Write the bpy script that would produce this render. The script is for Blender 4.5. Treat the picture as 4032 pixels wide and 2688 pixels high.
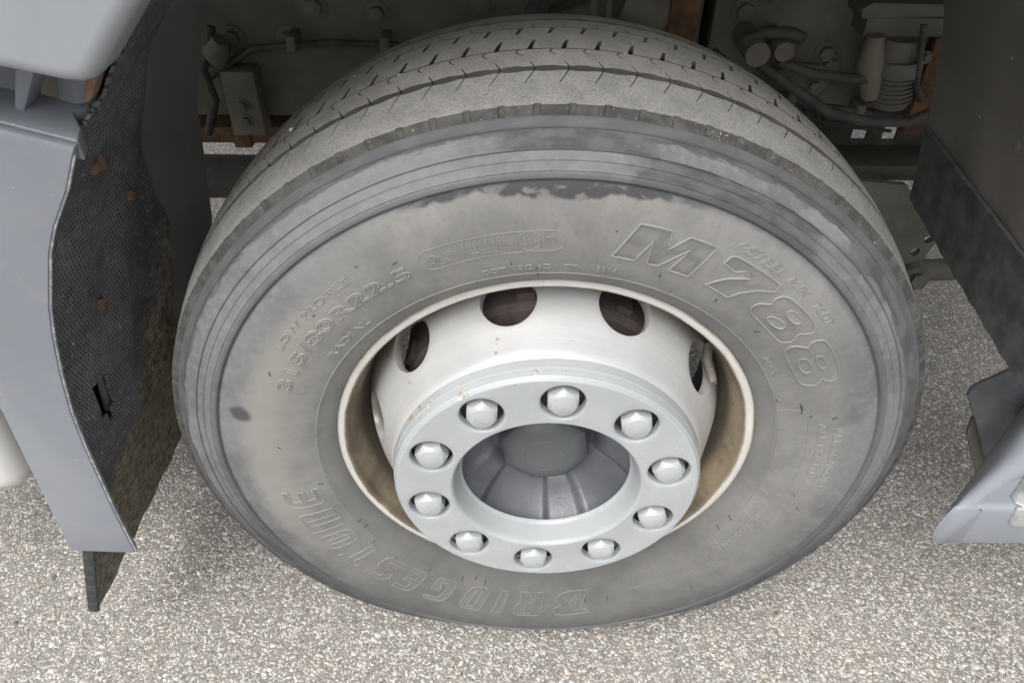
import bpy, bmesh, math, random
import numpy as np
from mathutils import Matrix, Vector, geometry
R = math.radians
rnd = random.Random(7); nr = np.random.RandomState(11)
S = bpy.context.scene
COL = S.collection
for o in list(bpy.data.objects): bpy.data.objects.remove(o)

# ------------------------------------------------------------------ camera
ZC = 0.505                                   # wheel centre above the ground
cam = bpy.data.cameras.new('camera'); co = bpy.data.objects.new('camera', cam); COL.objects.link(co)
yaw, pit, rol = 0.003931, 0.708582, 0.010041
fwd = Vector((math.sin(yaw)*math.cos(pit), math.cos(yaw)*math.cos(pit), -math.sin(pit)))
rt = Vector((math.cos(yaw), -math.sin(yaw), 0)); up = rt.cross(fwd)
rt, up = rt*math.cos(rol)+up*math.sin(rol), up*math.cos(rol)-rt*math.sin(rol)
co.matrix_world = Matrix(((rt.x, up.x, -fwd.x, -0.05221), (rt.y, up.y, -fwd.y, -0.74777), (rt.z, up.z, -fwd.z, 0.83843+ZC), (0, 0, 0, 1)))
cam.sensor_width = 36; cam.lens = 3019.9*36/4032; cam.clip_start = .02; cam.clip_end = 500
S.camera = co

# ------------------------------------------------------------------ sky and sun
SUN_EL, SUN_AZ = R(56), R(203)
w = bpy.data.worlds.new('World'); S.world = w; w.use_nodes = True
wn = w.node_tree.nodes; wl = w.node_tree.links
bgn = wn['Background']
sky = wn.new('ShaderNodeTexSky'); sky.sky_type = 'NISHITA'; sky.sun_disc = False
sky.sun_elevation = SUN_EL; sky.sun_rotation = SUN_AZ; sky.air_density = 1.0; sky.dust_density = 6; sky.ozone_density = 1.0
hs = wn.new('ShaderNodeHueSaturation'); hs.inputs['Saturation'].default_value = .22
wl.new(sky.outputs[0], hs.inputs['Color']); wl.new(hs.outputs[0], bgn.inputs['Color'])
bgn.inputs['Strength'].default_value = .15
sl = bpy.data.lights.new('sun', 'SUN'); sl.energy = 1.0; sl.angle = R(60); sl.color = (1, .98, .95)
so = bpy.data.objects.new('sun', sl); COL.objects.link(so)
sd = Vector((math.sin(SUN_AZ)*math.cos(SUN_EL), math.cos(SUN_AZ)*math.cos(SUN_EL), math.sin(SUN_EL)))
so.rotation_euler = sd.to_track_quat('Z', 'Y').to_euler()
S.view_settings.view_transform = 'Standard'; S.view_settings.look = 'None'; S.view_settings.exposure = .50
S.view_settings.gamma = 1
S.cycles.max_bounces = 8; S.cycles.use_denoising = True

# ------------------------------------------------------------------ material helpers
class NT:
    def __init__(s, name):
        s.m = bpy.data.materials.new(name); s.m.use_nodes = True
        s.n = s.m.node_tree.nodes; s.l = s.m.node_tree.links; s.b = s.n['Principled BSDF']
        s._tc = None
    def new(s, t, **k):
        x = s.n.new(t)
        for a, v in k.items(): setattr(x, a, v)
        return x
    def put(s, sock, v):
        if isinstance(v, bpy.types.NodeSocket): s.l.new(v, sock)
        else: sock.default_value = v
    def obj(s):
        if not s._tc: s._tc = s.new('ShaderNodeTexCoord')
        return s._tc.outputs['Object']
    def math(s, op, a, b=None, c=None, clamp=False):
        x = s.new('ShaderNodeMath', operation=op, use_clamp=clamp); s.put(x.inputs[0], a)
        if b is not None: s.put(x.inputs[1], b)
        if c is not None: s.put(x.inputs[2], c)
        return x.outputs[0]
    def noise(s, scale, det=4, rough=.55, vec=None, dist=0):
        x = s.new('ShaderNodeTexNoise'); s.l.new(vec or s.obj(), x.inputs['Vector'])
        x.inputs['Scale'].default_value = scale; x.inputs['Detail'].default_value = det; x.inputs['Roughness'].default_value = rough
        x.inputs['Distortion'].default_value = dist
        return x.outputs['Fac']
    def vor(s, scale, vec=None, feature='F1', out='Distance', rnd=1):
        x = s.new('ShaderNodeTexVoronoi', feature=feature); s.l.new(vec or s.obj(), x.inputs['Vector'])
        x.inputs['Scale'].default_value = scale; x.inputs['Randomness'].default_value = rnd
        return x.outputs[out]
    def step(s, v, a, b):                     # smooth 0..1 between a and b
        x = s.new('ShaderNodeMapRange', interpolation_type='SMOOTHSTEP'); s.put(x.inputs[0], v)
        x.inputs[1].default_value = min(a, b); x.inputs[2].default_value = max(a, b)
        x.inputs[3].default_value = 0 if a < b else 1; x.inputs[4].default_value = 1 if a < b else 0
        return x.outputs[0]
    def mix(s, f, a, b):
        x = s.new('ShaderNodeMix', data_type='RGBA'); s.put(x.inputs['Factor'], f)
        s.put(x.inputs[6], a if isinstance(a, bpy.types.NodeSocket) else (*a, 1)); s.put(x.inputs[7], b if isinstance(b, bpy.types.NodeSocket) else (*b, 1))
        return x.outputs[2]
    def mapv(s, scale=(1, 1, 1), loc=(0, 0, 0), rot=(0, 0, 0), vec=None):
        x = s.new('ShaderNodeMapping'); s.l.new(vec or s.obj(), x.inputs['Vector'])
        x.inputs['Scale'].default_value = scale; x.inputs['Location'].default_value = loc; x.inputs['Rotation'].default_value = rot
        return x.outputs[0]
    def sep(s, v=None):
        x = s.new('ShaderNodeSeparateXYZ'); s.l.new(v or s.obj(), x.inputs[0]); return x.outputs
    def comb(s, a, b, c):
        x = s.new('ShaderNodeCombineXYZ')
        for i, v in enumerate((a, b, c)): s.put(x.inputs[i], v)
        return x.outputs[0]
    def polar(s):                              # radius and angle (degrees, clockwise from the top) round the wheel axis
        x, y, z = s.sep()
        r = s.math('SQRT', s.math('ADD', s.math('MULTIPLY', x, x), s.math('MULTIPLY', z, z)))
        th = s.math('MULTIPLY', s.math('ARCTAN2', x, z), 57.29578)
        return r, th, y
    def bump(s, h, strength=.3, dist=.001, prev=None):
        x = s.new('ShaderNodeBump'); s.put(x.inputs['Height'], h); x.inputs['Strength'].default_value = strength; x.inputs['Distance'].default_value = dist
        if prev is not None: s.l.new(prev, x.inputs['Normal'])
        return x.outputs[0]
    def out(s, col=None, rough=None, nrm=None, metal=None, spec=None):
        if col is not None: s.put(s.b.inputs['Base Color'], col if isinstance(col, bpy.types.NodeSocket) else (*col, 1))
        if rough is not None: s.put(s.b.inputs['Roughness'], rough)
        if metal is not None: s.put(s.b.inputs['Metallic'], metal)
        if spec is not None: s.put(s.b.inputs['Specular IOR Level'], spec)
        if nrm is not None: s.l.new(nrm, s.b.inputs['Normal'])
        return s.m
M = {}
def plain(name, c, rough=.6, metal=0., var=.25, scale=9., bump=.15, bs=220, spec=.5):
    t = NT(name); n = t.noise(scale, 5, .6)
    f = t.step(n, .3, .7)
    col = t.mix(f, tuple(x*(1-var) for x in c), tuple(min(1, x*(1+var)) for x in c))
    M[name] = t.out(col, rough, t.bump(t.noise(bs, 3), bump, .0006), metal, spec); return M[name]

# sidewall rubber: dusty warm inner part, bluish scuffed outer part, wiped dark smears
def rubber(letter=False):
    t = NT('pale_letter_rubber' if letter else 'sidewall_rubber'); r, th, y = t.polar()
    n1 = t.noise(7, 5, .6, dist=.4); n2 = t.noise(24, 5, .65); n3 = t.noise(90, 4, .6)
    v = t.comb(t.math('MULTIPLY', th, .12), t.math('MULTIPLY', r, 42), 0)
    streak = t.noise(1.6, 5, .6, vec=v)
    warm = t.mix(t.step(n1, .34, .66), (.172, .170, .164), (.25, .247, .238))
    warm = t.mix(t.math('MULTIPLY', t.step(n2, .35, .7), .4), warm, (.19, .19, .186))
    warm = t.mix(t.math('MULTIPLY', t.step(t.noise(13, 6, .7), .5, .66), .3), warm, (.285, .275, .248))
    cool = t.mix(t.step(n1, .38, .62), (.124, .127, .131), (.176, .181, .184))
    cool = t.mix(t.math('MULTIPLY', t.step(n3, .42, .68), .35), cool, (.24, .245, .24))
    fine = t.noise(2.2, 6, .75, vec=t.comb(t.math('MULTIPLY', th, .35), t.math('MULTIPLY', r, 24), 0), dist=.5)
    warm = t.mix(t.math('MULTIPLY', t.step(fine, .5, .72), .38), warm, (.125, .124, .12))
    warm = t.mix(t.math('MULTIPLY', t.step(fine, .46, .28), .35), warm, (.30, .292, .272))
    zone = t.step(t.math('ADD', r, t.math('MULTIPLY', t.math('SUBTRACT', t.noise(4, 6, .7), .5), .07)), .395, .43)
    # the cool zone starts further out over the crown of the wheel
    topz = t.step(t.math('ABSOLUTE', t.math('ADD', th, -12.)), 62, 36)
    zone = t.math('MULTIPLY', zone, t.math('SUBTRACT', 1., t.math('MULTIPLY', topz, t.step(r, .447, .44))))
    c = t.mix(zone, warm, cool)
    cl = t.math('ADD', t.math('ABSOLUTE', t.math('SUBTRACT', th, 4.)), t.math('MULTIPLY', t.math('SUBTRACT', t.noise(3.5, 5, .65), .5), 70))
    c = t.mix(t.math('MULTIPLY', t.step(cl, 95, 150), .62), c, t.mix(t.step(n2, .35, .65), (.085, .084, .080), (.12, .118, .112)))  # lower sidewall: less dust, plus shade baked into the colour
    bg = t.math('MULTIPLY', t.math('MULTIPLY', t.step(t.math('ADD', th, t.math('MULTIPLY', t.math('SUBTRACT', n1, .5), 30)), -122, -100), t.step(th, -30, -58)), t.math('MULTIPLY', t.step(r, .35, .38), t.math('SUBTRACT', 1., zone)))
    c = t.mix(t.math('MULTIPLY', bg, .6), c, (.285, .272, .248))
    # bead area a little darker
    c = t.mix(t.math('MULTIPLY', t.step(r, .326, .318), .25), c, (.12, .118, .11))
    # outer zone: black rubber with pale blue-grey dust lying on some of it
    rq = t.math('ADD', r, t.math('MULTIPLY', t.math('SUBTRACT', streak, .5), .022)); tq = t.math('ADD', th, t.math('MULTIPLY', t.math('SUBTRACT', n2, .5), 9))
    za = t.math('MULTIPLY', t.math('MULTIPLY', t.step(tq, -4, -9), t.step(tq, -118, -96)), t.step(rq, .4965, .4935))
    zb = t.math('MULTIPLY', t.math('MULTIPLY', t.step(tq, -14, -11), t.step(tq, 11, 9)), t.step(r, .4806, .4798))
    zc = t.math('MULTIPLY', t.math('MULTIPLY', t.step(tq, 9, 13), t.step(tq, 46, 42)), t.math('MULTIPLY', t.step(rq, .4935, .4915), t.step(rq, .4785, .4805)))
    zd = t.math('MULTIPLY', t.step(tq, 36, 41), t.step(rq, .486, .482))
    ze = t.math('MULTIPLY', t.math('MULTIPLY', t.step(tq, 62, 72), t.step(tq, 122, 100)), t.step(rq, .490, .485))
    zd = t.math('MULTIPLY', zd, t.step(tq, 122, 100)); zf = t.math('MULTIPLY', t.math('MULTIPLY', t.step(t.math('ABSOLUTE', tq), 96, 110), t.step(r, .462, .458)), .3)  # dust masks end low on the wheel, so painted shade darkens the bottom
    pale_dust = t.math('MAXIMUM', t.math('MAXIMUM', za, zb), t.math('MAXIMUM', zc, t.math('MAXIMUM', zf, t.math('MAXIMUM', zd, ze))))  # all the pale dust patches together
    outer = t.step(r, .4497, .4505)
    d1 = t.math('MULTIPLY', outer, t.math('SUBTRACT', 1., pale_dust))
    dk = t.mix(t.step(streak, .4, .62), (.058, .06, .064), (.098, .101, .107))
    c = t.mix(t.math('MULTIPLY', d1, .92), c, dk)
    c = t.mix(t.math('MULTIPLY', t.step(r, .4985, .4998), .5), c, (.092, .093, .095))
    fl = t.math('MULTIPLY', t.step(t.math('ABSOLUTE', t.math('SUBTRACT', r, .4805)), .0011, .0006), .5)
    c = t.mix(fl, c, (.06, .06, .062))
    # crease shade painted as a dark band under the step
    c = t.mix(t.math('MULTIPLY', t.math('MULTIPLY', t.step(r, .446, .450), t.step(r, .462, .455)), .6), c, (.075, .077, .083))
    # wet smear hanging from the step over the crown
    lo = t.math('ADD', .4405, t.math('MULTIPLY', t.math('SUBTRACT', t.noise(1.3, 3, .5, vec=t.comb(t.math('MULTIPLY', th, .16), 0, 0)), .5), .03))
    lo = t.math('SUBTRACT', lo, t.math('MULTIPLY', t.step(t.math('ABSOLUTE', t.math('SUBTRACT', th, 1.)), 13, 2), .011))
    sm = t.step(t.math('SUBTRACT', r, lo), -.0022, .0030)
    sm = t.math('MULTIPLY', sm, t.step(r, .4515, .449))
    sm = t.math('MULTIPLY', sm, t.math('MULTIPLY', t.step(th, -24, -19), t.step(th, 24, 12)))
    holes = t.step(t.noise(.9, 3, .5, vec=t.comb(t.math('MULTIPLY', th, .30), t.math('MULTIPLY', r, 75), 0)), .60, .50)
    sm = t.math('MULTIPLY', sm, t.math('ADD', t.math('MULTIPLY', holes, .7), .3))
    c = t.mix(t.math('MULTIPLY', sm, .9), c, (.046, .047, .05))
    # round dark smudge on the rear side
    du = t.math('MULTIPLY', t.math('ADD', th, 75.8), .0072); dv = t.math('SUBTRACT', r, .4215)
    dd = t.math('SQRT', t.math('ADD', t.math('MULTIPLY', du, du), t.math('MULTIPLY', dv, dv)))
    dd = t.math('ADD', dd, t.math('MULTIPLY', t.math('SUBTRACT', n2, .5), .022))
    c = t.mix(t.math('MULTIPLY', t.step(dd, .018, .009), .85), c, (.05, .05, .054))
    # light speckles of dried mud
    sp = t.math('MULTIPLY', t.step(t.vor(130), .16, .08), t.step(n2, .52, .62))
    c = t.mix(t.math('MULTIPLY', sp, .35), c, (.3, .28, .24))
    rough = t.math('SUBTRACT', .78, t.math('MULTIPLY', t.math('MAXIMUM', sm, t.math('MULTIPLY', d1, .6)), .22))
    nb = t.bump(t.noise(420, 3, .6), .10, .0006)
    nb = t.bump(n3, .10, .0012, nb)
    if letter: c = t.mix(.28, c, (.34, .337, .32))  # raised letters mixed paler than the sidewall
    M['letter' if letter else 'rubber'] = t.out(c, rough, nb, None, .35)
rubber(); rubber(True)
def tread_mat(name, a, b, gran, bs):
    t = NT(name); n = t.noise(30, 4, .6); f = t.noise(gran, 3, .7)
    c = t.mix(t.step(n, .35, .65), a, b)
    c = t.mix(t.math('MULTIPLY', t.step(f, .54, .68), .55), c, (.36, .35, .33))
    c = t.mix(t.math('MULTIPLY', t.step(f, .46, .34), .5), c, (.075, .075, .073))
    sp = t.math('MULTIPLY', t.step(t.vor(150), .14, .07), t.step(t.noise(60), .55, .62))
    c = t.mix(t.math('MULTIPLY', sp, .5), c, (.5, .48, .42))
    M[name] = t.out(c, .85, t.bump(f, bs, .0012), None, .25)
tread_mat('shoulder_rubber', (.205, .202, .197), (.25, .246, .24), 330, .55)
tread_mat('tread_rubber', (.225, .217, .20), (.275, .267, .247), 420, .2)
plain('shaded_face_rubber', (.188, .185, .176), .8, var=.2)  # darker ribs put the shadow of the letter hatching into colour
plain('rib_wall', (.062, .06, .056), .85, var=.3, bump=.4, bs=300)
plain('groove_rubber', (.036, .035, .033), .85, bump=.4, bs=300)
def buttress():
    t = NT('buttress_rubber'); n = t.noise(60, 4, .6)
    c = t.mix(t.step(n, .35, .65), (.05, .049, .046), (.085, .083, .078))
    sp = t.math('MULTIPLY', t.step(t.noise(260, 4, .7), .6, .7), t.step(t.noise(38, 3), .47, .6))
    c = t.mix(t.math('MULTIPLY', sp, .8), c, (.42, .4, .33))
    M['buttress'] = t.out(c, .85, t.bump(t.noise(240, 4), .5, .0012), None, .25)
buttress()
# silver paint of the wheel: brushed rings, rust specks, dirt in the barrel
def wheel_paint(name, c1, c2, rough, metal, barrel=False, rings=True):
    t = NT(name); r, th, y = t.polar()
    n = t.noise(11, 5, .6)
    c = t.mix(t.step(n, .3, .7), c1, c2)
    ring = t.noise(1., 4, .7, vec=t.comb(t.math('MULTIPLY', t.math('ADD', r, t.math('MULTIPLY', y, .5)), 480), t.math('MULTIPLY', th, .012), 0))
    if rings: c = t.mix(t.math('MULTIPLY', t.step(ring, .40, .72), .30), c, (.40, .40, .40))
    dirt = t.noise(6, 6, .65)
    rust = t.math('MULTIPLY', t.step(t.vor(52), .17, .09), t.step(t.noise(19, 3), .57, .66))
    c = t.mix(t.math('MULTIPLY', rust, .65), c, (.26, .17, .07))
    speck = t.math('MULTIPLY', t.step(t.vor(75), .075, .04), t.step(t.noise(27, 2), .5, .6))
    c = t.mix(t.math('MULTIPLY', speck, .7), c, (.06, .055, .05))
    if barrel:                                 # brake dust caked on the inside of the rim
        b = t.step(t.math('ADD', r, t.math('MULTIPLY', t.math('SUBTRACT', dirt, .5), .012)),   .2890, .2860)
        brown = t.mix(t.step(dirt, .36, .62), (.12, .09, .058), (.36, .285, .19))
        brown = t.mix(t.step(y, .028, .055), brown, (.10, .08, .058))
        brown = t.mix(t.math('MULTIPLY', t.step(t.noise(70, 5, .7), .5, .7), .5), brown, (.1, .078, .055))
        c = t.mix(t.math('MULTIPLY', b, .93), c, brown)
        edge = t.step(r, .2935, .2975)
        c = t.mix(t.math('MULTIPLY', edge, t.step(n, .45, .65)), c, (.33, .29, .22))
    else:
        b = t.math('MULTIPLY', t.step(y, .03, .062), t.step(t.noise(9, 5, .6), .25, .55))
        c = t.mix(t.math('MULTIPLY', b, .8), c, (.19, .155, .115))
    nb = t.bump(ring, .05, .0004) if rings else None
    nb = t.bump(t.noise(150, 3), .05, .0006, nb)
    M[name] = t.out(c, rough, nb, metal, .5)
wheel_paint('disc_paint', (.52, .525, .525), (.59, .595, .595), .33, .25)
wheel_paint('rim_paint', (.56, .55, .515), (.65, .64, .605), .36, .1, barrel=True, rings=False)
def ring_paint():
    t = NT('nut_ring_paint'); r, th, y = t.polar(); n = t.noise(8, 5, .6)
    c = t.mix(t.step(n, .3, .7), (.37, .39, .40), (.425, .447, .457))
    sc = t.noise(3., 5, .7, vec=t.mapv((30, 30, 4), rot=(.2, .9, .3)))
    c = t.mix(t.math('MULTIPLY', t.step(sc, .56, .72), .22), c, (.50, .51, .51))
    speck = t.math('MULTIPLY', t.step(t.vor(62), .07, .035), t.step(t.noise(24, 2), .5, .6))
    c = t.mix(t.math('MULTIPLY', speck, .75), c, (.07, .068, .065))
    rust = t.math('MULTIPLY', t.step(t.vor(34), .13, .06), t.step(t.noise(14, 2), .58, .66))
    c = t.mix(t.math('MULTIPLY', rust, .6), c, (.36, .27, .15))
    for a, rr, wa, wr in ((-32, .2060, .0085, .0035), (-46.7, .2110, .0042, .0022), (-52.1, .2118, .0045, .0022), (-58.6, .2118, .009, .0014), (-5, .2090, .0055, .0018), (-12.5, .2015, .0028, .0018), (66, .211, .004, .0015)):
        du = t.math('MULTIPLY', t.math('ADD', th, -a), .0037/wa); dv = t.math('MULTIPLY', t.math('SUBTRACT', r, rr), 1/wr)
        dd = t.math('SQRT', t.math('ADD', t.math('MULTIPLY', du, du), t.math('MULTIPLY', dv, dv)))
        dd = t.math('ADD', dd, t.math('MULTIPLY', t.math('SUBTRACT', t.noise(130, 4, .7), .5), 1.6))
        chip = t.step(dd, 1.05, .85)
        inner = t.mix(t.step(t.noise(200, 3), .42, .58), (.30, .24, .18), (.52, .51, .5))
        c = t.mix(t.math('MULTIPLY', chip, .85), c, inner)
    nb = t.bump(t.noise(30, 3), .06, .0015); nb = t.bump(t.noise(260, 3), .04, .0004, nb)
    M['ring_paint'] = t.out(c, t.math('ADD', .2, t.math('MULTIPLY', t.step(n, .3, .7), .1)), nb, 0., .5)
ring_paint()
def hub_mat():
    t = NT('hub_casting'); n = t.noise(14, 5, .6); f = t.noise(210, 3, .55, dist=.6)
    c = t.mix(t.step(n, .35, .65), (.082, .088, .102), (.115, .122, .136))
    c = t.mix(t.math('MULTIPLY', t.step(t.noise(40, 5, .7), .6, .72), .3), c, (.14, .13, .115))
    M['hub'] = t.out(c, .30, t.bump(f, .32, .0016), 0., .5)
hub_mat()
plain('cap_plastic', (.095, .103, .108), .5, var=.12, bump=.06)
plain('nut_paint', (.40, .42, .425), .28, var=.06, bump=.05)
plain('drum_iron', (.105, .085, .077), .8, var=.35, scale=16, bump=.3)
plain('valve_rubber', (.13, .115, .10), .7, var=.3, scale=60)
def fender_mat(name, a, b, rough):
    t = NT(name); n = t.noise(5, 5, .6)
    c = t.mix(t.step(n, .3, .7), a, b)
    v = t.mapv((3, 3, 22)); sc = t.noise(5., 6, .75, vec=v, dist=.3)
    c = t.mix(t.math('MULTIPLY', t.step(sc, .63, .74), .35), c, (.50, .50, .49))
    du = t.noise(26, 6, .75)
    c = t.mix(t.math('MULTIPLY', t.math('MULTIPLY', t.step(du, .5, .68), t.step(t.noise(3.5, 3), .5, .68)), .25), c, (.46, .44, .40))
    sp = t.math('MULTIPLY', t.step(t.vor(95), .07, .04), t.step(t.noise(16, 2), .5, .62))
    c = t.mix(t.math('MULTIPLY', sp, .8), c, (.72, .72, .7))
    M[name] = t.out(c, rough, t.bump(t.noise(340, 3), .05, .0004), 0., .5)
fender_mat('fender_plastic', (.215, .231, .262), (.245, .261, .292), .36)
fender_mat('step_plastic', (.235, .25, .28), (.26, .275, .307), .38)
def edge_mat():
    t = NT('worn_edge'); n = t.noise(60, 5, .7)
    c = t.mix(t.step(n, .45, .6), (.22, .238, .27), (.44, .44, .43))
    M['edge'] = t.out(c, .6, t.bump(t.noise(200, 4), .3, .0008))
edge_mat()
plain('cab_paint', (.30, .318, .34), .34, var=.05, bump=.02)
# spray suppression mat: woven openings, grit, and a coat of dried mud low on the inner side
def mat_mat():
    t = NT('spray_mat'); x, y, z = t.sep()
    s1 = t.math('ADD', t.math('MULTIPLY', y, 1.0), 0.)
    px = 190.; pz = 165.
    row = t.math('FLOOR', t.math('MULTIPLY', z, pz))
    off = t.math('MULTIPLY', t.math('MODULO', row, 2.), .5)
    fu = t.math('ABSOLUTE', t.math('SUBTRACT', t.math('FRACT', t.math('ADD', t.math('ADD', t.math('MULTIPLY', s1, px), 200.), off)), .5))
    fz = t.math('ABSOLUTE', t.math('SUBTRACT', t.math('FRACT', t.math('MULTIPLY', z, pz)), .5))
    cell = t.math('SQRT', t.math('ADD', t.math('MULTIPLY', fu, fu), t.math('MULTIPLY', t.math('MULTIPLY', fz, fz), .7)))
    cell = t.math('ADD', cell, t.math('MULTIPLY', t.math('SUBTRACT', t.noise(60, 3), .5), .5))
    hole = t.step(cell, .32, .2)
    n = t.noise(9, 4, .6)
    c = t.mix(t.step(n, .35, .65), (.105, .111, .118), (.155, .161, .168))
    c = t.mix(t.math('MULTIPLY', hole, .8), c, (.02, .02, .022))
    grit = t.math('MULTIPLY', t.step(t.noise(170, 4, .8), .60, .66), t.step(t.noise(30, 3), .36, .56))
    c = t.mix(t.math('MULTIPLY', grit, .75), c, (.5, .49, .44))
    d = t.math('SUBTRACT', t.math('ADD', t.math('MULTIPLY', y, 1.5), t.math('MULTIPLY', z, -.75)), -.305)
    d = t.math('ADD', d, t.math('MULTIPLY', t.math('SUBTRACT', t.noise(22, 5, .7), .5), .22))
    mud = t.step(d, -.02, .07)
    mn = t.noise(120, 5, .75, vec=t.mapv((1, .6, .45)))
    mc = t.mix(t.step(mn, .36, .64), (.10, .09, .068), (.31, .275, .21))
    c = t.mix(mud, c, mc)
    h = t.math('ADD', t.math('MULTIPLY', hole, -1.), t.math('MULTIPLY', t.math('MULTIPLY', mn, mud), 3.))
    M['mat'] = t.out(c, .85, t.bump(h, .8, .0022), 0., .3)
mat_mat()
plain('inner_plastic', (.155, .157, .152), .75, var=.18, scale=7, bump=.1)
def liner_mat():
    t = NT('liner_plastic'); n = t.noise(6, 5, .6)
    st = t.noise(2., 5, .7, vec=t.mapv((6, 40, 1.2), rot=(.1, 0, .1)))
    c = t.mix(t.step(n, .3, .7), (.105, .098, .088), (.138, .13, .117))
    c = t.mix(t.math('MULTIPLY', t.step(st, .55, .75), .35), c, (.08, .08, .078))
    sp = t.math('MULTIPLY', t.step(t.vor(34), .085, .05), t.step(t.noise(8, 2), .52, .6))
    c = t.mix(t.math('MULTIPLY', sp, .85), c, (.45, .45, .43))
    M['liner'] = t.out(c, .6, t.bump(t.noise(120, 3), .1, .0006))
liner_mat()
plain('flap_rubber', (.058, .059, .06), .6, var=.3, scale=40, bump=.3, bs=160)
plain('splash_plate', (.083, .09, .098), .55, var=.22, scale=22, bump=.08)
plain('chassis_paint', (.13, .119, .093), .7, var=.22, scale=8, bump=.15)
plain('chassis_dark', (.06, .054, .042), .75, var=.3, scale=10)
plain('bracket_paint', (.105, .10, .082), .6, var=.2, scale=14)
plain('rusty_iron', (.11, .06, .03), .85, var=.45, scale=22, bump=.5, bs=120)
plain('rusty_bolt', (.19, .115, .08), .85, var=.4, scale=60, bump=.5)
plain('axle_iron', (.05, .045, .04), .8, var=.3)
plain('hose_rubber', (.05, .046, .04), .7, var=.35, scale=30)
plain('hem_rubber', (.042, .044, .048), .55, var=.25, scale=30)
plain('white_plastic', (.72, .72, .70), .35, var=.04, bump=.02)
plain('black_plastic', (.02, .021, .022), .5)
def alu():
    t = NT('aluminium_plate'); n = t.noise(5, 6, .65); v = t.vor(38, feature='F1', out='Color')
    sx = t.new('ShaderNodeSeparateColor'); t.l.new(v, sx.inputs[0])
    c = t.mix(t.step(sx.outputs[0], .1, .9), (.58, .59, .6), (.70, .71, .72))
    c = t.mix(t.math('MULTIPLY', t.step(n, .55, .7), .35), c, (.42, .42, .42))
    M['alu'] = t.out(c, t.math('ADD', .36, t.math('MULTIPLY', n, .15)), t.bump(t.noise(160, 3), .05, .0005), .75, .5)
alu()
# ------------------------------------------------------------------ asphalt with exposed stone
def asphalt():
    t = NT('asphalt'); n = t.noise(3, 5, .6); f = t.noise(240, 4, .75); g = t.noise(70, 4, .6)
    c = t.mix(t.step(n, .35, .65), (.275, .264, .245), (.325, .313, .292))
    c = t.mix(t.step(g, .35, .65), c, (.225, .215, .20))
    vc = t.vor(165, out='Color'); vd = t.vor(165)
    sx = t.new('ShaderNodeSeparateColor'); t.l.new(vc, sx.inputs[0])
    st = t.mix(t.step(sx.outputs[0], .3, .9), (.20, .19, .175), (.62, .59, .54))
    st = t.mix(t.step(sx.outputs[1], .8, .9), st, (.42, .28, .2))
    keep = t.math('MULTIPLY', t.step(sx.outputs[2], .35, .45), t.step(vd, .52, .38))
    c = t.mix(t.math('MULTIPLY', keep, .9), c, st)
    c = t.mix(t.math('MULTIPLY', t.step(f, .56, .7), .5), c, (.4, .38, .35))
    c = t.mix(t.math('MULTIPLY', t.step(f, .44, .3), .6), c, (.03, .028, .026))
    c = t.mix(t.math('MULTIPLY', t.step(t.noise(1.7, 5, .65), .52, .68), .28), c, (.10, .098, .094))
    h = t.math('ADD', f, t.math('MULTIPLY', keep, .6))
    M['asphalt'] = t.out(c, .9, t.bump(h, .7, .003), 0., .25)
asphalt()
def stone_mat():
    t = NT('stone_chip'); a = t.new('ShaderNodeAttribute', attribute_name='tint')
    n = t.noise(380, 3, .7)
    c = t.mix(t.math('MULTIPLY', t.step(n, .3, .7), .35), a.outputs['Color'], (.34, .33, .31))
    M['stone'] = t.out(c, .75, t.bump(n, .25, .0008), 0., .3)
stone_mat()
plain('pebble_white', (.68, .66, .60), .6, var=.12, scale=90)

# ------------------------------------------------------------------ mesh helpers
def link(name, me, mat, parent=None, label=None):
    o = bpy.data.objects.new(name, me); COL.objects.link(o)
    if mat is not None and not me.materials:
        for m in (mat if isinstance(mat, (list, tuple)) else [mat]): me.materials.append(M[m] if isinstance(m, str) else m)
    if parent is not None: o.parent = parent
    if label: o['label'] = label
    return o
def empty(name, loc, parent=None):
    o = bpy.data.objects.new(name, None); COL.objects.link(o); o.location = loc; o.empty_display_size = .1
    if parent is not None: o.parent = parent
    return o
def mesh(name, V, F, smooth=None, mi=None):
    me = bpy.data.meshes.new(name); me.from_pydata([tuple(v) for v in V], [], [tuple(f) for f in F])
    if mi is not None: me.polygons.foreach_set('material_index', np.asarray(mi, np.int32))
    me.validate(); me.update()
    if smooth is not None:
        me.shade_smooth(); me.set_sharp_from_angle(angle=R(smooth))
    return me
def fixn(me):
    b = bmesh.new(); b.from_mesh(me); bmesh.ops.remove_doubles(b, verts=b.verts, dist=1e-6); bmesh.ops.recalc_face_normals(b, faces=b.faces); b.to_mesh(me); b.free()
def lathe(prof, n=180, closed=False, phase=0.):
    """prof: (r, y) -> rings round the Y axis, angle clockwise from the top seen from -Y"""
    P = np.array(prof, float); k = len(P)
    a = np.arange(n)*2*np.pi/n+phase
    V = np.empty((n, k, 3)); V[:, :, 0] = P[None, :, 0]*np.sin(a)[:, None]; V[:, :, 1] = P[None, :, 1]; V[:, :, 2] = P[None, :, 0]*np.cos(a)[:, None]
    F = []
    for i in range(n):
        j = (i+1) % n
        for q in range(k if closed else k-1):
            q2 = (q+1) % k
            F.append((i*k+q, i*k+q2, j*k+q2, j*k+q))
    return V.reshape(-1, 3), F
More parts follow.
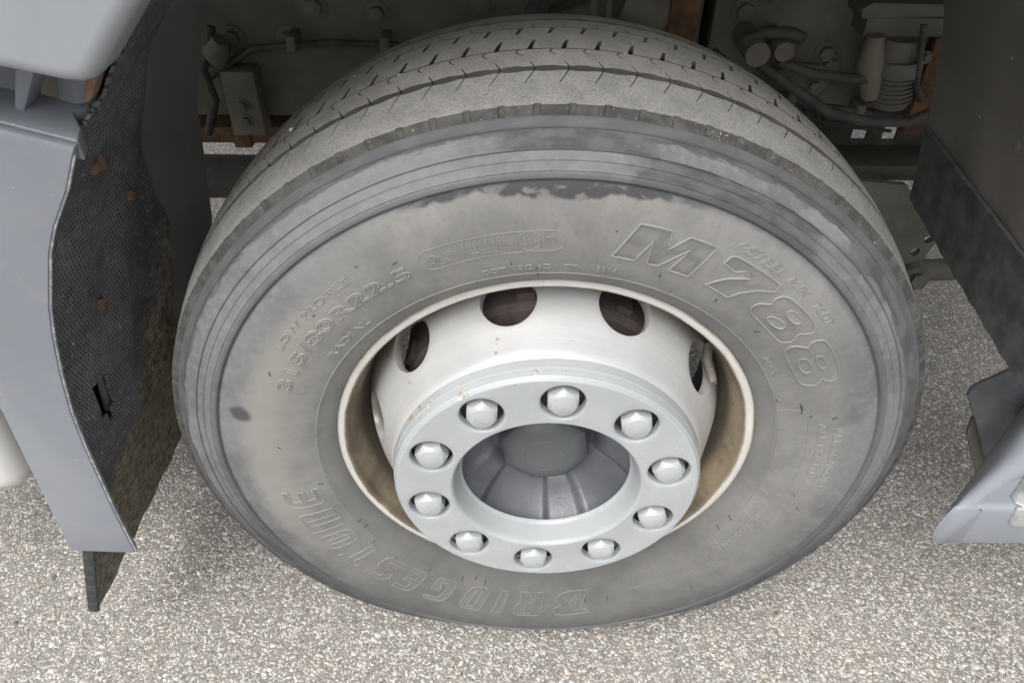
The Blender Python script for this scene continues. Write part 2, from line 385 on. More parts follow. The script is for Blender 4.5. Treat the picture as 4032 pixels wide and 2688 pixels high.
class MB:
    def __init__(s): s.V = []; s.F = []; s.mi = []
    def add(s, V, F, mi=0):
        b = len(s.V); s.V += [tuple(v) for v in V]; s.F += [tuple(i+b for i in f) for f in F]; s.mi += [mi]*len(F); return s
    def box(s, lo, hi, mi=0, rot=None):
        lo, hi = np.array(lo, float), np.array(hi, float)
        V = [Vector([(lo, hi)[(i >> k) & 1][k] for k in range(3)]) for i in range(8)]
        if rot is not None:
            c = Vector((lo+hi)/2); V = [rot @ (v-c)+c for v in V]
        return s.add(V, [(0, 2, 3, 1), (4, 5, 7, 6), (0, 1, 5, 4), (2, 6, 7, 3), (0, 4, 6, 2), (1, 3, 7, 5)], mi)
    def tube(s, pts, rad, n=10, caps=True, mi=0):
        pts = [Vector(p) for p in pts]; rads = rad if isinstance(rad, (list, tuple)) else [rad]*len(pts)
        V = []; F = []; prev = None
        for i, p in enumerate(pts):
            d = ((pts[min(i+1, len(pts)-1)]-pts[max(i-1, 0)])).normalized()
            if prev is None:
                u = d.orthogonal().normalized()
            else:
                u = (prev-d*prev.dot(d)).normalized()
            prev = u; v = d.cross(u)
            for k in range(n):
                a = 2*math.pi*k/n; V.append(p+(u*math.cos(a)+v*math.sin(a))*rads[i])
        for i in range(len(pts)-1):
            for k in range(n): F.append((i*n+k, i*n+(k+1) % n, (i+1)*n+(k+1) % n, (i+1)*n+k))
        if caps: F += [tuple(range(n-1, -1, -1)), tuple(range((len(pts)-1)*n, len(pts)*n))]
        return s.add(V, F, mi)
    def prism(s, poly, axis, d0, d1, mi=0):
        """poly of 2-D points extruded along axis 'x','y' or 'z' between d0 and d1"""
        f = {'x': lambda a, b, d: (d, a, b), 'y': lambda a, b, d: (a, d, b), 'z': lambda a, b, d: (a, b, d)}[axis]
        n = len(poly); V = [f(a, b, d0) for a, b in poly]+[f(a, b, d1) for a, b in poly]
        F = [tuple(range(n)), tuple(range(2*n-1, n-1, -1))]+[(i, (i+1) % n, n+(i+1) % n, n+i) for i in range(n)]
        return s.add(V, F, mi)
    def build(s, name, mat, parent=None, smooth=35, bevel=0, seg=2, label=None, bang=30):
        me = bpy.data.meshes.new(name); me.from_pydata(s.V, [], s.F); me.polygons.foreach_set('material_index', np.array(s.mi, np.int32))
        b = bmesh.new(); b.from_mesh(me); bmesh.ops.remove_doubles(b, verts=b.verts, dist=1e-6); bmesh.ops.recalc_face_normals(b, faces=b.faces)
        if bevel:
            ed = [e for e in b.edges if len(e.link_faces) == 2 and e.calc_face_angle(0) > R(bang)]
            bmesh.ops.bevel(b, geom=ed, offset=bevel, segments=seg, affect='EDGES', profile=.5, clamp_overlap=True)
        b.to_mesh(me); b.free(); me.update(); me.shade_smooth(); me.set_sharp_from_angle(angle=R(smooth))
        return link(name, me, mat, parent, label)
def hexbolt(mb, p, axis, r, h, wash=1.35, mi=0, turn=0.):
    ax = Vector(axis).normalized(); u = ax.orthogonal().normalized(); v = ax.cross(u); p = Vector(p)
    def ring(rad, n, d, t=0.): return [p+ax*d+(u*math.cos(2*math.pi*k/n+t)+v*math.sin(2*math.pi*k/n+t))*rad for k in range(n)]
    for rad, n, d0, d1, t in ((r*wash, 16, -.004, h*.18, 0), (r, 6, h*.18, h, turn)):
        V = ring(rad, n, d0, t)+ring(rad, n, d1-h*.06, t)+ring(rad*.86, n, d1, t)
        F = [(i, (i+1) % n, n+(i+1) % n, n+i) for i in range(n)]+[(n+i, n+(i+1) % n, 2*n+(i+1) % n, 2*n+i) for i in range(n)]+[tuple(range(2*n, 3*n)), tuple(range(n-1, -1, -1))]
        mb.add(V, F, mi)

# ================================================================== the truck and its wheel
truck = empty('truck', (0, 0, 0))
truck['label'] = 'grey truck seen close at its dusty front wheel, between rear fender strip and cab step'
truck['category'] = 'truck'
wheel = empty('wheel', (0, 0, ZC), truck); wheel['label'] = 'dusty steel truck wheel with ten lug nuts behind a silver ring'

# ---- tyre
PROF = [(.2975, .004), (.2985, -.002), (.3015, -.0085), (.305, -.0125), (.315, -.0192), (.3215, -.0232), (.3228, -.0247), (.3242, -.0241), (.33, -.0272), (.34, -.031), (.35, -.0342), (.36, -.0369), (.37, -.0392), (.38, -.0408), (.395, -.042), (.41, -.0419),
        (.42, -.0414), (.43, -.0404), (.44, -.0388), (.446, -.0374), (.4486, -.0362), (.4497, -.0356), (.4506, -.0372), (.452, -.0388), (.4535, -.0393), (.456, -.0388), (.4585, -.0377), (.4596, -.0370), (.4601, -.0376), (.4611, -.0376), (.4618, -.0364),
        (.466, -.0345), (.4697, -.0329), (.4702, -.0335), (.4712, -.0334), (.4717, -.0323), (.476, -.0302), (.4795, -.0288), (.4799, -.0297), (.4809, -.0299), (.4817, -.0292), (.4825, -.0268), (.489, -.0246), (.4895, -.0238), (.4945, -.0214), (.4985, -.0200), (.4995, -.0203), (.5003, -.0178), (.505, -.0150), (.5078, -.0134), (.5086, -.0118)]
PA = np.array(PROF)
def ysurf(r): return np.interp(r, PA[:, 0], PA[:, 1])
YC, YH = .1315, .1385
def rtread(y): return .5183+.016*(1-((np.asarray(y)-YC)/YH)**2)
def deform(V):
    """the loaded tyre: flattened on the ground and bulging above it"""
    V = np.array(V, float); r = np.hypot(V[:, 0], V[:, 2]); ph = np.degrees(np.arctan2(V[:, 0], -V[:, 2]))
    wgt = np.exp(-(ph/23.)**2); sg = np.where(V[:, 1] < YC, -1, 1); near = np.clip(np.abs(V[:, 1]-YC)/.10, 0, 1)
    V[:, 1] += sg*near*wgt*(.005*np.clip((r-.33)/.08, 0, 1)*np.clip((.47-r)/.03, 0, 1)-.0145*np.clip((r-.452)/.045, 0, 1))
    k = 1-wgt*.016*np.clip((r-.40)/.11, 0, 1)/np.maximum(r, .1); V[:, 0] *= k; V[:, 2] *= k
    V[:, 2] = np.maximum(V[:, 2], -ZC+.0005+.0015*np.clip((.53-r)/.05, 0, 1))
    return V
inner = [(.508, -.0105), (.5095, -.0065)]+[(float(rtread(y))-.0085, y) for y in np.linspace(-.004, .266, 30)]
far = [(.5086, .2745), (.495, .284), (.46, .30), (.41, .305), (.36, .298), (.32, .283), (.30, .262)]
V, F = lathe(PROF+inner+far, 288)
nP = len(PROF); k_ = len(PROF+inner+far)
me = mesh('tyre', deform(V), F, 24)
fixn(me)
me.shade_smooth(); me.set_sharp_from_angle(angle=R(24))
mi = np.zeros(len(me.polygons), np.int32)
cen = np.empty(len(me.polygons)*3); me.polygons.foreach_get('center', cen); cen = cen.reshape(-1, 3); rc = np.hypot(cen[:, 0], cen[:, 2])
mi[(cen[:, 1] > -.0119) & (rc > .5)] = 1
me.polygons.foreach_set('material_index', mi)
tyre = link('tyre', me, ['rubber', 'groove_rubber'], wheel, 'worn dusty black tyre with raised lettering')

# ---- tread ribs: 90 pitches of 4 degrees, with sipes and notches cut in
PITCH = 4.0
def rib(name, mat, lo, hi, slits_lo, slits_hi, depth=.0078, step=None, lab=None, edge_mat=None, ph=0.):
    """lo/hi: functions a(deg)->y ; slits: list of (centreline [(a,y)...] from the edge inward, width m)"""
    DEG = math.pi/180*.53
    def edge_with_slits(fn, slits, fwd):
        pts = []; ev = []
        for cl, wd in slits:
            ev.append((cl[0][0], cl, wd))
        ev.sort(key=lambda e: e[0])
        grid = sorted(set([0, 1, 2, 3, 4]))
        cur = []
        occupied = [(a-wd/DEG/2, a+wd/DEG/2) for a, cl, wd in ev]
        items = [(g, 'g', None) for g in grid if not any(l-.08 < g < h+.08 for l, h in occupied)]+[(a, 's', (cl, wd)) for a, cl, wd in ev]
        items.sort(key=lambda i: i[0])
        for a, kd, dat in items:
            if kd == 'g': cur.append((a, fn(a), True))
            else:
                cl, wd = dat; h = wd/DEG/2
                L = []; Rr = []
                m = len(cl)
                for i, (aa, yy) in enumerate(cl):
                    t = i/(m-1); hw = h*(1-.35*t)
                    yv = fn(aa-hw) if i == 0 else yy; yw = fn(aa+hw) if i == 0 else yy
                    L.append((aa-hw, yv, True)); Rr.append((aa+hw, yw, True))
                cur += L+Rr[::-1]
        return cur
    A = edge_with_slits(lo, slits_lo, True); B = edge_with_slits(hi, slits_hi, True)
    poly = A+B[::-1]
    n = len(poly)
    tris = geometry.tessellate_polygon([[Vector((a*DEG, y, 0)) for a, y, _ in poly]])
    P2 = np.array([(a, y) for a, y, _ in poly])
    Vs = []; Fs = []; Ns = []; mis = []
    nb = len(A)
    for q in range(90):
        a = np.radians(P2[:, 0]+q*PITCH+ph); yy = P2[:, 1]; rr = rtread(yy)
        top = np.c_[rr*np.sin(a), yy, rr*np.cos(a)]
        rd = rr-depth
        ybot = yy.copy()
        if step is not None:                   # outer wall of the shoulder leans out to the buttress foot
            out = np.arange(n) < nb
            rd = np.where(out, .5076, rd); ybot = np.where(out, yy-.0052, yy)
        bot = np.c_[rd*np.sin(a), ybot, rd*np.cos(a)]
        b0 = q*2*n
        Vs.append(top); Vs.append(bot)
        for t in tris: Fs.append(tuple(b0+i for i in t)); mis.append(0)
        for i in range(n):
            j = (i+1) % n
            if i == nb-1 or i == n-1: continue     # seams between pitches
            Fs.append((b0+i, b0+j, b0+n+j, b0+n+i)); mis.append(1)
    Vall = np.concatenate(Vs)
    ang0 = np.arctan2(Vall[:, 0], Vall[:, 2]); slope = -2*.016*(Vall[:, 1]-YC)/YH**2
    N = np.c_[np.sin(ang0), -slope, np.cos(ang0)]; N /= np.linalg.norm(N, axis=1)[:, None]
    Vd = deform(Vall)
    me = bpy.data.meshes.new(name); me.from_pydata([tuple(v) for v in Vd], [], Fs)
    me.polygons.foreach_set('material_index', np.array(mis, np.int32)); me.update()
    # orient: top triangles outward
    b = bmesh.new(); b.from_mesh(me); b.faces.ensure_lookup_table()
    for f in b.faces:
        c = f.calc_center_median(); rad = Vector((c.x, 0, c.z)).normalized()
        if f.material_index == 0 and f.normal.dot(rad) < 0: f.normal_flip()
    b.to_mesh(me); b.free(); me.update()
    lv = np.empty(len(me.loops), np.int32); me.loops.foreach_get('vertex_index', lv)
    ls = np.empty(len(me.polygons), np.int32); me.polygons.foreach_get('loop_start', ls)
    lt = np.empty(len(me.polygons), np.int32); me.polygons.foreach_get('loop_total', lt)
    mi = np.empty(len(me.polygons), np.int32); me.polygons.foreach_get('material_index', mi)
    fn = np.empty(len(me.polygons)*3); me.polygons.foreach_get('normal', fn); fn = fn.reshape(-1, 3)
    pol = np.repeat(np.arange(len(me.polygons)), lt)
    LN = np.where((mi[pol] == 0)[:, None], N[lv], fn[pol])
    me.normals_split_custom_set([tuple(v) for v in LN])
    return link(name, me, [mat, edge_mat or 'rib_wall'], wheel, lab)
def wav(y0, amp, ph): return lambda a: y0+amp*math.sin(2*math.pi*(a-ph)/PITCH)
def flat(y0): return lambda a: y0
# shoulder rib, with the notched outer edge
notch = [(.57, -.0072), (.57, -.0040), (1.57, -.0040), (1.57, -.0072)]
def shoulder_edge():
    return [([(2.07, -.0072), (2.07, -.0052)], .0090)]
rib('tread_rib', 'shoulder_rubber', flat(-.0072), wav(.0528, .0012, .4), shoulder_edge(), [([(1.85, .0528), (1.3, .041), (.75, .0300)], .0014)], step=True, ph=-1., lab='rough light grey worn shoulder rib', edge_mat='buttress')
rib('tread_rib', 'tread_rubber', wav(.0635, .0013, 1.6), flat(.1035),
    [([(.95, .0635), (.62, .0700), (.45, .0752)], .0016)], [([(3.2, .1035), (2.85, .0985), (3.1, .0935), (3.5, .0885)], .0022)])
rib('tread_rib', 'tread_rubber', flat(.1058), flat(.1755), [([(.5, .1058), (.82, .1190), (1.12, .1310)], .0056)], [([(3.95-.35, .1755), (3.3, .1640), (2.95, .1520)], .0056)], depth=.007)
rib('tread_rib', 'tread_rubber', flat(.1778), wav(.2135, .0012, 0), [([(.9, .1778), (1.3, .1830), (1.1, .1880), (.7, .1930)], .0020)], [([(3.1, .2135), (3.35, .2080), (3.5, .2040)], .0016)])
rib('tread_rib', 'tread_rubber', wav(.2245, .0012, 2), flat(.2702), [([(3., .2245), (3.5, .2340), (3.8, .2430)], .0011)], [])

# ---- lettering moulded into the sidewall
def tyre_map(a_deg, r, h=0.):
    """point on the sidewall at angle/radius, raised by h"""
    a = np.radians(a_deg); y = ysurf(r)
    e = 1e-3; dy = (ysurf(r+e)-ysurf(r-e))/(2*e); L = np.sqrt(1+dy*dy)
    rr = r+h*dy/L; yy = y-h/L
    return np.c_[rr*np.sin(a), yy, rr*np.cos(a)]
def ribbon(polys, wd, h, closed=True):
    """raised line along polylines given in (arc metres at radius RB, radius) -> handled by caller as (a_deg, r)"""
    V = []; F = []
    for P in polys:
        P = np.array(P, float); n = len(P)
        if n < 2: continue
        rm = P[:, 1].mean(); C = np.c_[np.radians(P[:, 0])*rm, P[:, 1]]
        if closed: d = np.roll(C, -1, 0)-np.roll(C, 1, 0)
        else: d = np.gradient(C, axis=0)
        d /= np.maximum(np.linalg.norm(d, axis=1), 1e-9)[:, None]; nn = np.c_[-d[:, 1], d[:, 0]]
        def pt(off, hh):
            Q = C+nn*off; return tyre_map(np.degrees(Q[:, 0]/rm), Q[:, 1], hh)
        rows = [pt(-wd/2, -.0003), pt(-wd*.2, h), pt(wd*.2, h), pt(wd/2, -.0003)]
        b = len(V)
        for i in range(n):
            for q in range(4): V.append(rows[q][i])
        for i in range(n if closed else n-1):
            j = (i+1) % n
            for q in range(3): F.append((b+i*4+q, b+j*4+q, b+j*4+q+1, b+i*4+q+1))
    return V, F
def densify(P, closed=True, d=1.2):
    """split (a_deg, r) polylines so that no step is over d degrees"""
    out = []; n = len(P)
    for i in range(n if closed else n-1):
        p, q = P[i], P[(i+1) % n]; k = max(1, int(math.ceil(max(abs(q[0]-p[0])/d, abs(q[1]-p[1])/.008))))
        for t in range(k): out.append((p[0]+(q[0]-p[0])*t/k, p[1]+(q[1]-p[1])*t/k))
    if not closed: out.append(P[-1])
    return out
_dg = None
def glyphs(txt, shear=0., bold=0., spacing=1.):
    """text outlines from the built-in font: list of closed polylines in font units"""
    cu = bpy.data.curves.new('t', 'FONT'); cu.body = txt; cu.size = 1; cu.shear = shear; cu.offset = bold; cu.space_character = spacing
    o = bpy.data.objects.new('t', cu); COL.objects.link(o)
    dg = bpy.context.evaluated_depsgraph_get()
    c = o.evaluated_get(dg).to_curve(dg)
    L = []
    for s in c.splines:
        P = []
        if s.type == 'BEZIER':
            n = len(s.bezier_points)
            for i in range(n):
                p, q = s.bezier_points[i], s.bezier_points[(i+1) % n]
                straight = (p.handle_right-p.co).length < 1e-4 and (q.handle_left-q.co).length < 1e-4
                k = 1 if straight else 4
                P += [(v.x, v.y) for v in geometry.interpolate_bezier(p.co, p.handle_right, q.handle_left, q.co, k+1)[:-1]]
        else:
            P = [(v.co.x, v.co.y) for v in s.points]
        L.append(P)
    bpy.data.objects.remove(o); bpy.data.curves.remove(cu)
    return L
def text_solid(txt, shear=0., bold=0., spacing=1.):
    cu = bpy.data.curves.new('t', 'FONT'); cu.body = txt; cu.size = 1; cu.shear = shear; cu.offset = bold; cu.space_character = spacing; cu.resolution_u = 3; cu.extrude = .5
    o = bpy.data.objects.new('t', cu); COL.objects.link(o)
    dg = bpy.context.evaluated_depsgraph_get(); me = o.evaluated_get(dg).to_mesh()
    V = np.array([v.co for v in me.vertices]); F = [tuple(p.vertices) for p in me.polygons]
    o.evaluated_get(dg).to_mesh_clear(); bpy.data.objects.remove(o); bpy.data.curves.remove(cu)
    return V, F
CAPH = .69                                     # cap height of the built-in font at size 1
def put_mesh(name, V, F, mat='letter', label=None, smooth=50):
    me = mesh(name, deform(V), F, smooth); fixn(me); me.shade_smooth(); me.set_sharp_from_angle(angle=R(smooth))
    return link(name, me, mat, wheel, label)
def outline_text(txt, a0, a1, r0, hgt, wd=.0019, h=.0011, shear=0., bold=.02, label=None):
    L = glyphs(txt, shear, bold); xs = [p[0] for P in L for p in P]; x0, x1 = min(xs), max(xs)
    polys = [densify([(a0+(x-x0)/(x1-x0)*(a1-a0), r0+y/CAPH*hgt) for x, y in P]) for P in L]
    V, F = ribbon(polys, wd, h); return put_mesh('raised_lettering', V, F, label=label)
def solid_text(txt, a0, a1, r0, hgt, h=.0011, shear=0., bold=.01, label=None, into=None):
    V, F = text_solid(txt, shear, bold); x0, x1 = V[:, 0].min(), V[:, 0].max()
    a = a0+(V[:, 0]-x0)/(x1-x0)*(a1-a0); r = r0+V[:, 1]/CAPH*hgt
    hh = np.where(V[:, 2] > 0, h, -.0004)
    P = np.concatenate([tyre_map(a[i:i+1], r[i:i+1], hh[i:i+1]) for i in range(len(a))])
    if into is not None: into.add(P, F); return
    return put_mesh('raised_lettering', P, F, label=label)
outline_text('315/80R22.5', -66.9, -26.6, .3655, .0165, bold=.035, h=.0014, label='tyre size 315/80R22.5 in raised outline')
outline_text('LOW PROFILE', -56.7, -36.2, .3965, .0085, wd=.0016, bold=.03, label='words LOW PROFILE in raised outline')
outline_text('RADIAL', -54.6, -41.2, .3350, .0085, wd=.0016, bold=.03, label='word RADIAL in raised outline')
outline_text('V\u00b7STEEL', 27.0, 37.4, .4180, .0115, wd=.0016, shear=.25, bold=.03, label='words V STEEL in raised slanted outline')
outline_text('MIX', 38.7, 43.8, .4186, .009, wd=.0016, shear=.25, bold=.03)
outline_text('TCOT', 45.8, 51.2, .4176, .0095, wd=.0016, shear=.1, bold=.03)
solid_text('M+S', 53.3, 58.9, .3313, .0075)
solid_text('ALL SEASON', 77.2, 95.4, .3935, .0105, bold=.02, h=.0013, label='raised words ALL SEASON')
solid_text('ALL POSITION', 75.7, 96.9, .3738, .0090, bold=.02, h=.0013, label='raised words ALL POSITION')
solid_text('DOT', -14.4, -9.8, .3328, .0075, bold=.02); solid_text('5C 4D', -7.4, -.95, .3330, .0072, bold=.02)
solid_text('TTN', 1.5, 5.4, .3330, .0070, bold=.02); solid_text('3614', 7.8, 11.8, .3330, .0078, bold=.02)
solid_text('REGROOVABLE', 109.3, 126.2, .3428, .0088, bold=.03, h=.0013, label='raised word REGROOVABLE')
# rounded outline plates
def capsule(a0, a1, r0, r1, rad=None):
    rm = (r0+r1)/2; hr = (r1-r0)/2 if rad is None else rad; da = math.degrees(hr/rm)
    P = []
    for (ca, cr, t0) in ((a1-da, r1-hr, 90), (a1-da, r0+hr, 0), (a0+da, r0+hr, -90), (a0+da, r1-hr, -180)):
        for k in range(9):
            t = R(t0-90*k/8); P.append((ca+math.degrees(hr*math.cos(t)/rm), cr+hr*math.sin(t)))
    return densify(P)
def circle(a, r, rad, n=28): return [(a+math.degrees(rad*math.cos(2*math.pi*k/n)/r), r+rad*math.sin(2*math.pi*k/n)) for k in range(n)]
mb = MB()
mb.add(*ribbon([capsule(-23.9, 1.25, .3628, .3917)], .0011, .0006)); mb.add(*ribbon([circle(-4.8, .3778, .0130)], .0010, .0006))
mb.add(*ribbon([circle(-21.56, .3767, .0058), circle(-1.2, .3778, .0058), circle(-18.7, .3767, .0056)], .0010, .0006))
for a, r in ((-21.56, .3767), (-1.2, .3778)):
    mb.add(*ribbon([[(a, r+.004), (a, r-.004)], [(a-.5, r-.0008), (a, r-.004), (a+.5, r-.0008)]], .0013, .0009, closed=False))
for tx, a0, a1, r0, hh in (('156/150L', -16.05, -8.1, .3814, .0072), ('125PSI', -10.35, -7.5, .3757, .0030), ('154', -6.45, -4.5, .3786, .0050), ('150', -6.4, -4.3, .3722, .0050), ('M', -4.1, -3.0, .3745, .0055),
                           ('E9', -19.25, -18.1, .3745, .0046), ('002022', -20.5, -17.6, .3649, .0035), ('e4', -14.9, -13.7, .3660, .0042), ('0013886-S', -13.3, -8.9, .3648, .0036)):
    solid_text(tx, a0, a1, r0, hh, h=.0006, bold=.02, into=mb)
mb.add(*ribbon([densify([(-15.1, .3650), (-13.55, .3650), (-13.55, .3712), (-15.1, .3712)])], .0007, .0005))
put_mesh('load_index_plate', mb.V, mb.F, label='outlined plate with 156/150L and 154/150M')
mb = MB(); mb.add(*ribbon([capsule(71.6, 101.3, .3210, .3600, .013)], .0012, .0007)); solid_text('BRAND TEMPLATE', 80.8, 92.9, .3515, .0036, h=.0005, into=mb) if False else None
put_mesh('raised_panel', mb.V, mb.F, label='blank rounded outline panel')
mb = MB(); mb.add(*ribbon([capsule(103.9, 155.0, .3235, .3538)], .0011, .0006)); mb.add(*ribbon([circle(106.2, .3415, .0052), circle(152.8, .3360, .0050)], .0011, .0007))
# rows of small safety print: too worn to read, moulded as rows of short raised dashes
for row, (a0, a1) in ((.3475, (128.5, 150.5)), (.3435, (128, 150.8)), (.3395, (128, 150.8)), (.3355, (128, 150)), (.3318, (112, 150)), (.3282, (113, 149)), (.3405, (109.5, 113.5)), (.3365, (110, 114)),
                      (.3600, (112, 146)), (.3645, (112, 147)), (.3690, (113, 147)), (.3735, (114, 146)), (.3780, (116, 138))):
    a = a0
    while a < a1:
        L = rnd.uniform(.12, .5)
        mb.add(*ribbon([[(a, row+rnd.uniform(-.0008, .0008)), (a+L, row+rnd.uniform(-.0008, .0008))]], .0015, .0004, closed=False)); a += L+rnd.uniform(.08, .3)
put_mesh('warning_panel', mb.V, mb.F, label='outlined panel of worn fine print')
# the big model letters: outline with a ribbed face
def inside(poly, x, y):
    c = False; n = len(poly)
    for i in range(n):
        (x1, y1), (x2, y2) = poly[i], poly[(i+1) % n]
        if (y1 > y) != (y2 > y) and x < (x2-x1)*(y-y1)/(y2-y1)+x1: c = not c
    return c
def smoothp(P, k=2):
    for _ in range(k):
        Q = []
        for i in range(len(P)):
            p, q = P[i], P[(i+1) % len(P)]; Q += [(p[0]*.75+q[0]*.25, p[1]*.75+q[1]*.25), (p[0]*.25+q[0]*.75, p[1]*.25+q[1]*.75)]
        P = Q
    return P
def big(outs, holes, label, ang=0.):
    mb = MB(); mb.add(*ribbon([densify(P) for P in outs+holes], .0028, .0016))
    # rib lines clipped to the face
    pol = outs[0]; a0, a1 = min(p[0] for p in pol), max(p[0] for p in pol)
    ol = mb; mb = MB()
    a = a0-6
    while a < a1+6:
        seg = []
        for k in range(61):
            r = .356+.056*k/60; aa = a+(r-.38)*ang
            ok = inside(pol, aa, r) and not any(inside(h, aa, r) for h in holes)
            if ok: seg.append((aa, r))
            elif seg:
                if len(seg) > 2: mb.add(*ribbon([[seg[0], seg[len(seg)//2], seg[-1]]], .0007, .0006, closed=False))
                seg = []
        if len(seg) > 2: mb.add(*ribbon([[seg[0], seg[len(seg)//2], seg[-1]]], .0007, .0006, closed=False))
        a += .19
    put_mesh('letter_ribs', mb.V, mb.F, 'shaded_face_rubber')
    put_mesh('raised_lettering', ol.V, ol.F, label=label, smooth=40)
big([[(12.29, .4102), (17.38, .4104), (18.2, .3865), (20.54, .4098), (25.27, .4107), (24.39, .3612), (20.5, .3600), (21.64, .3955), (18.2, .3613), (16.2, .3605), (15.33, .3931), (13.78, .3606), (9.7, .3612)]], [], 'large ribbed letter M', 60)
big([[(28.25, .4082), (29.0, .4108), (38.58, .4107), (38.86, .3999), (36.4, .389), (34.54, .3739), (33.72, .3602), (28.43, .3612), (29.2, .371), (30.42, .3811), (33.77, .3964), (31.92, .4003), (30.59, .3934), (27.88, .3967)]], [], 'large ribbed digit 7', 40)
E8a = smoothp([(40.5, .4015), (41.9, .4072), (49.6, .4085), (51.0, .4023), (50.7, .3920), (49.7, .3850), (51.0, .3768), (50.5, .3630), (48.7, .3596), (40.2, .3602), (38.8, .3661), (38.9, .3780), (40.9, .3860), (40.1, .3932)])
H8a = [smoothp([(43.0, .3672), (42.9, .3768), (46.9, .3825), (47.0, .3700)], 2), smoothp([(44.0, .3885), (44.1, .3990), (47.6, .3998), (47.7, .3890)], 2)]
big([E8a], H8a, 'large ribbed digit 8', 0)
E8b = smoothp([(53.2, .4010), (54.5, .4090), (62.9, .4078), (64.3, .4000), (64.0, .3900), (62.6, .3840), (64.4, .3777), (63.7, .3605), (61.8, .3562), (53.8, .3565), (52.4, .3624), (52.3, .3745), (54.2, .3850), (53.1, .3910)])
H8b = [smoothp([(56.3, .3650), (56.3, .3790), (60.3, .3790), (60.4, .3655)], 2), smoothp([(57.0, .3865), (57.0, .3965), (60.3, .3960), (60.3, .3865)], 2)]
big([E8b], H8b, 'large ribbed digit 8', 0)
# the maker's name round the bottom, drawn as slanted block letters (unit box, y up)
BL = {'B': ([[(.0, 0), (.62, 0), (.9, .1), (1, .28), (.92, .45), (.8, .52), (.98, .66), (1, .82), (.88, .96), (.7, 1), (-.12, 1), (.1, .8), (.22, .8), (.05, .1)]], [[(.32, .12), (.55, .48), (.4, .85), (.36, .5)]]),
      'R': ([[(0, 0), (.3, 0), (.3, .3), (.45, .3), (.62, 0), (1, 0), (.84, .38), (1, .55), (1, .85), (.85, 1), (0, 1)]], [[(.36, .42), (.6, .42), (.6, .9), (.36, .9)]]),
      'I': ([[(0, 0), (1, 0), (1, 1), (0, 1)]], []),
      'D': ([[(0, 0), (.75, 0), (.95, .12), (1, .35), (1, .75), (.9, .93), (.7, 1), (0, 1)]], [[(.34, .15), (.62, .15), (.66, .3), (.66, .75), (.6, .85), (.34, .85)]]),
      'G': ([[(.15, 0), (1, 0), (1, .52), (.55, .52), (.55, .36), (.68, .36), (.68, .18), (.4, .18), (.34, .3), (.34, .75), (.42, .84), (1, .84), (.95, 1), (.2, 1), (.05, .9), (0, .7), (0, .2)]], []),
      'E': ([[(.2, 0), (1, 0), (.98, .17), (.42, .17), (.36, .25), (.36, .42), (.9, .42), (.9, .58), (.36, .58), (.36, .78), (.42, .84), (1, .84), (.98, 1), (.22, 1), (.05, .9), (0, .75), (0, .2), (.06, .06)]], []),
      'S': ([[(0, 0), (.75, 0), (.95, .1), (1, .28), (.95, .48), (.8, .57), (.4, .66), (.34, .75), (.42, .84), (1, .84), (.95, 1), (.25, 1), (.06, .9), (0, .72), (.06, .54), (.2, .44), (.6, .35), (.66, .25), (.58, .17), (0, .17)]], []),
      'T': ([[(.33, 0), (.67, 0), (.67, .82), (1, .82), (1, 1), (0, 1), (0, .82), (.33, .82)]], []),
      'O': ([[(.25, 0), (.75, 0), (.95, .12), (1, .3), (1, .7), (.95, .88), (.75, 1), (.25, 1), (.05, .88), (0, .7), (0, .3), (.05, .12)]], [[(.42, .17), (.58, .17), (.65, .3), (.65, .7), (.58, .83), (.42, .83), (.35, .7), (.35, .3)]]),
      'N': ([[(0, 0), (.36, 0), (.36, .84), (.6, .84), (.64, .75), (.64, 0), (1, 0), (1, .8), (.94, .94), (.8, 1), (0, 1)]], [])}
mb = MB(); mb2 = MB()
for ch, a0, a1 in (('B', 165.6, 176.2), ('R', 178.0, 186.6), ('I', 188.0, 191.9), ('D', 193.4, 201.0), ('G', 203.0, 210.6), ('E', 212.3, 219.0), ('S', 219.8, 227.6), ('T', 228.6, 235.8), ('O', 236.6, 243.6), ('N', 243.9, 252.4), ('E', 253.4, 260.8)):
    o_, h_ = BL[ch]
    g_ = lambda P: [(a0+.3+x*(a1-a0-1.8)+(y)*1.6, .3390+y*.050) for x, y in P]
    f = lambda P: densify(g_(P))
    mb.add(*ribbon([f(P) for P in o_+h_],   .0028, .0011))
    po = g_(o_[0]); ho = [g_(h) for h in h_]; a = a0-1.
    while a < a1+1.:
        seg = []
        for kk in range(41):
            rr = .3385+.0515*kk/40; aa = a+(rr-.364)*32
            if inside(po, aa, rr) and not any(inside(h, aa, rr) for h in ho): seg.append((aa, rr))
            else:
                if len(seg) > 2: mb2.add(*ribbon([[seg[0], seg[len(seg)//2], seg[-1]]], .0009, .0007, closed=False))
                seg = []
        if len(seg) > 2: mb2.add(*ribbon([[seg[0], seg[len(seg)//2], seg[-1]]], .0009, .0007, closed=False))
        a += .3
put_mesh('letter_ribs', mb2.V, mb2.F, 'shaded_face_rubber')
put_mesh('raised_lettering', mb.V, mb.F, label='large slanted maker name in raised outline, upside down below the wheel centre')
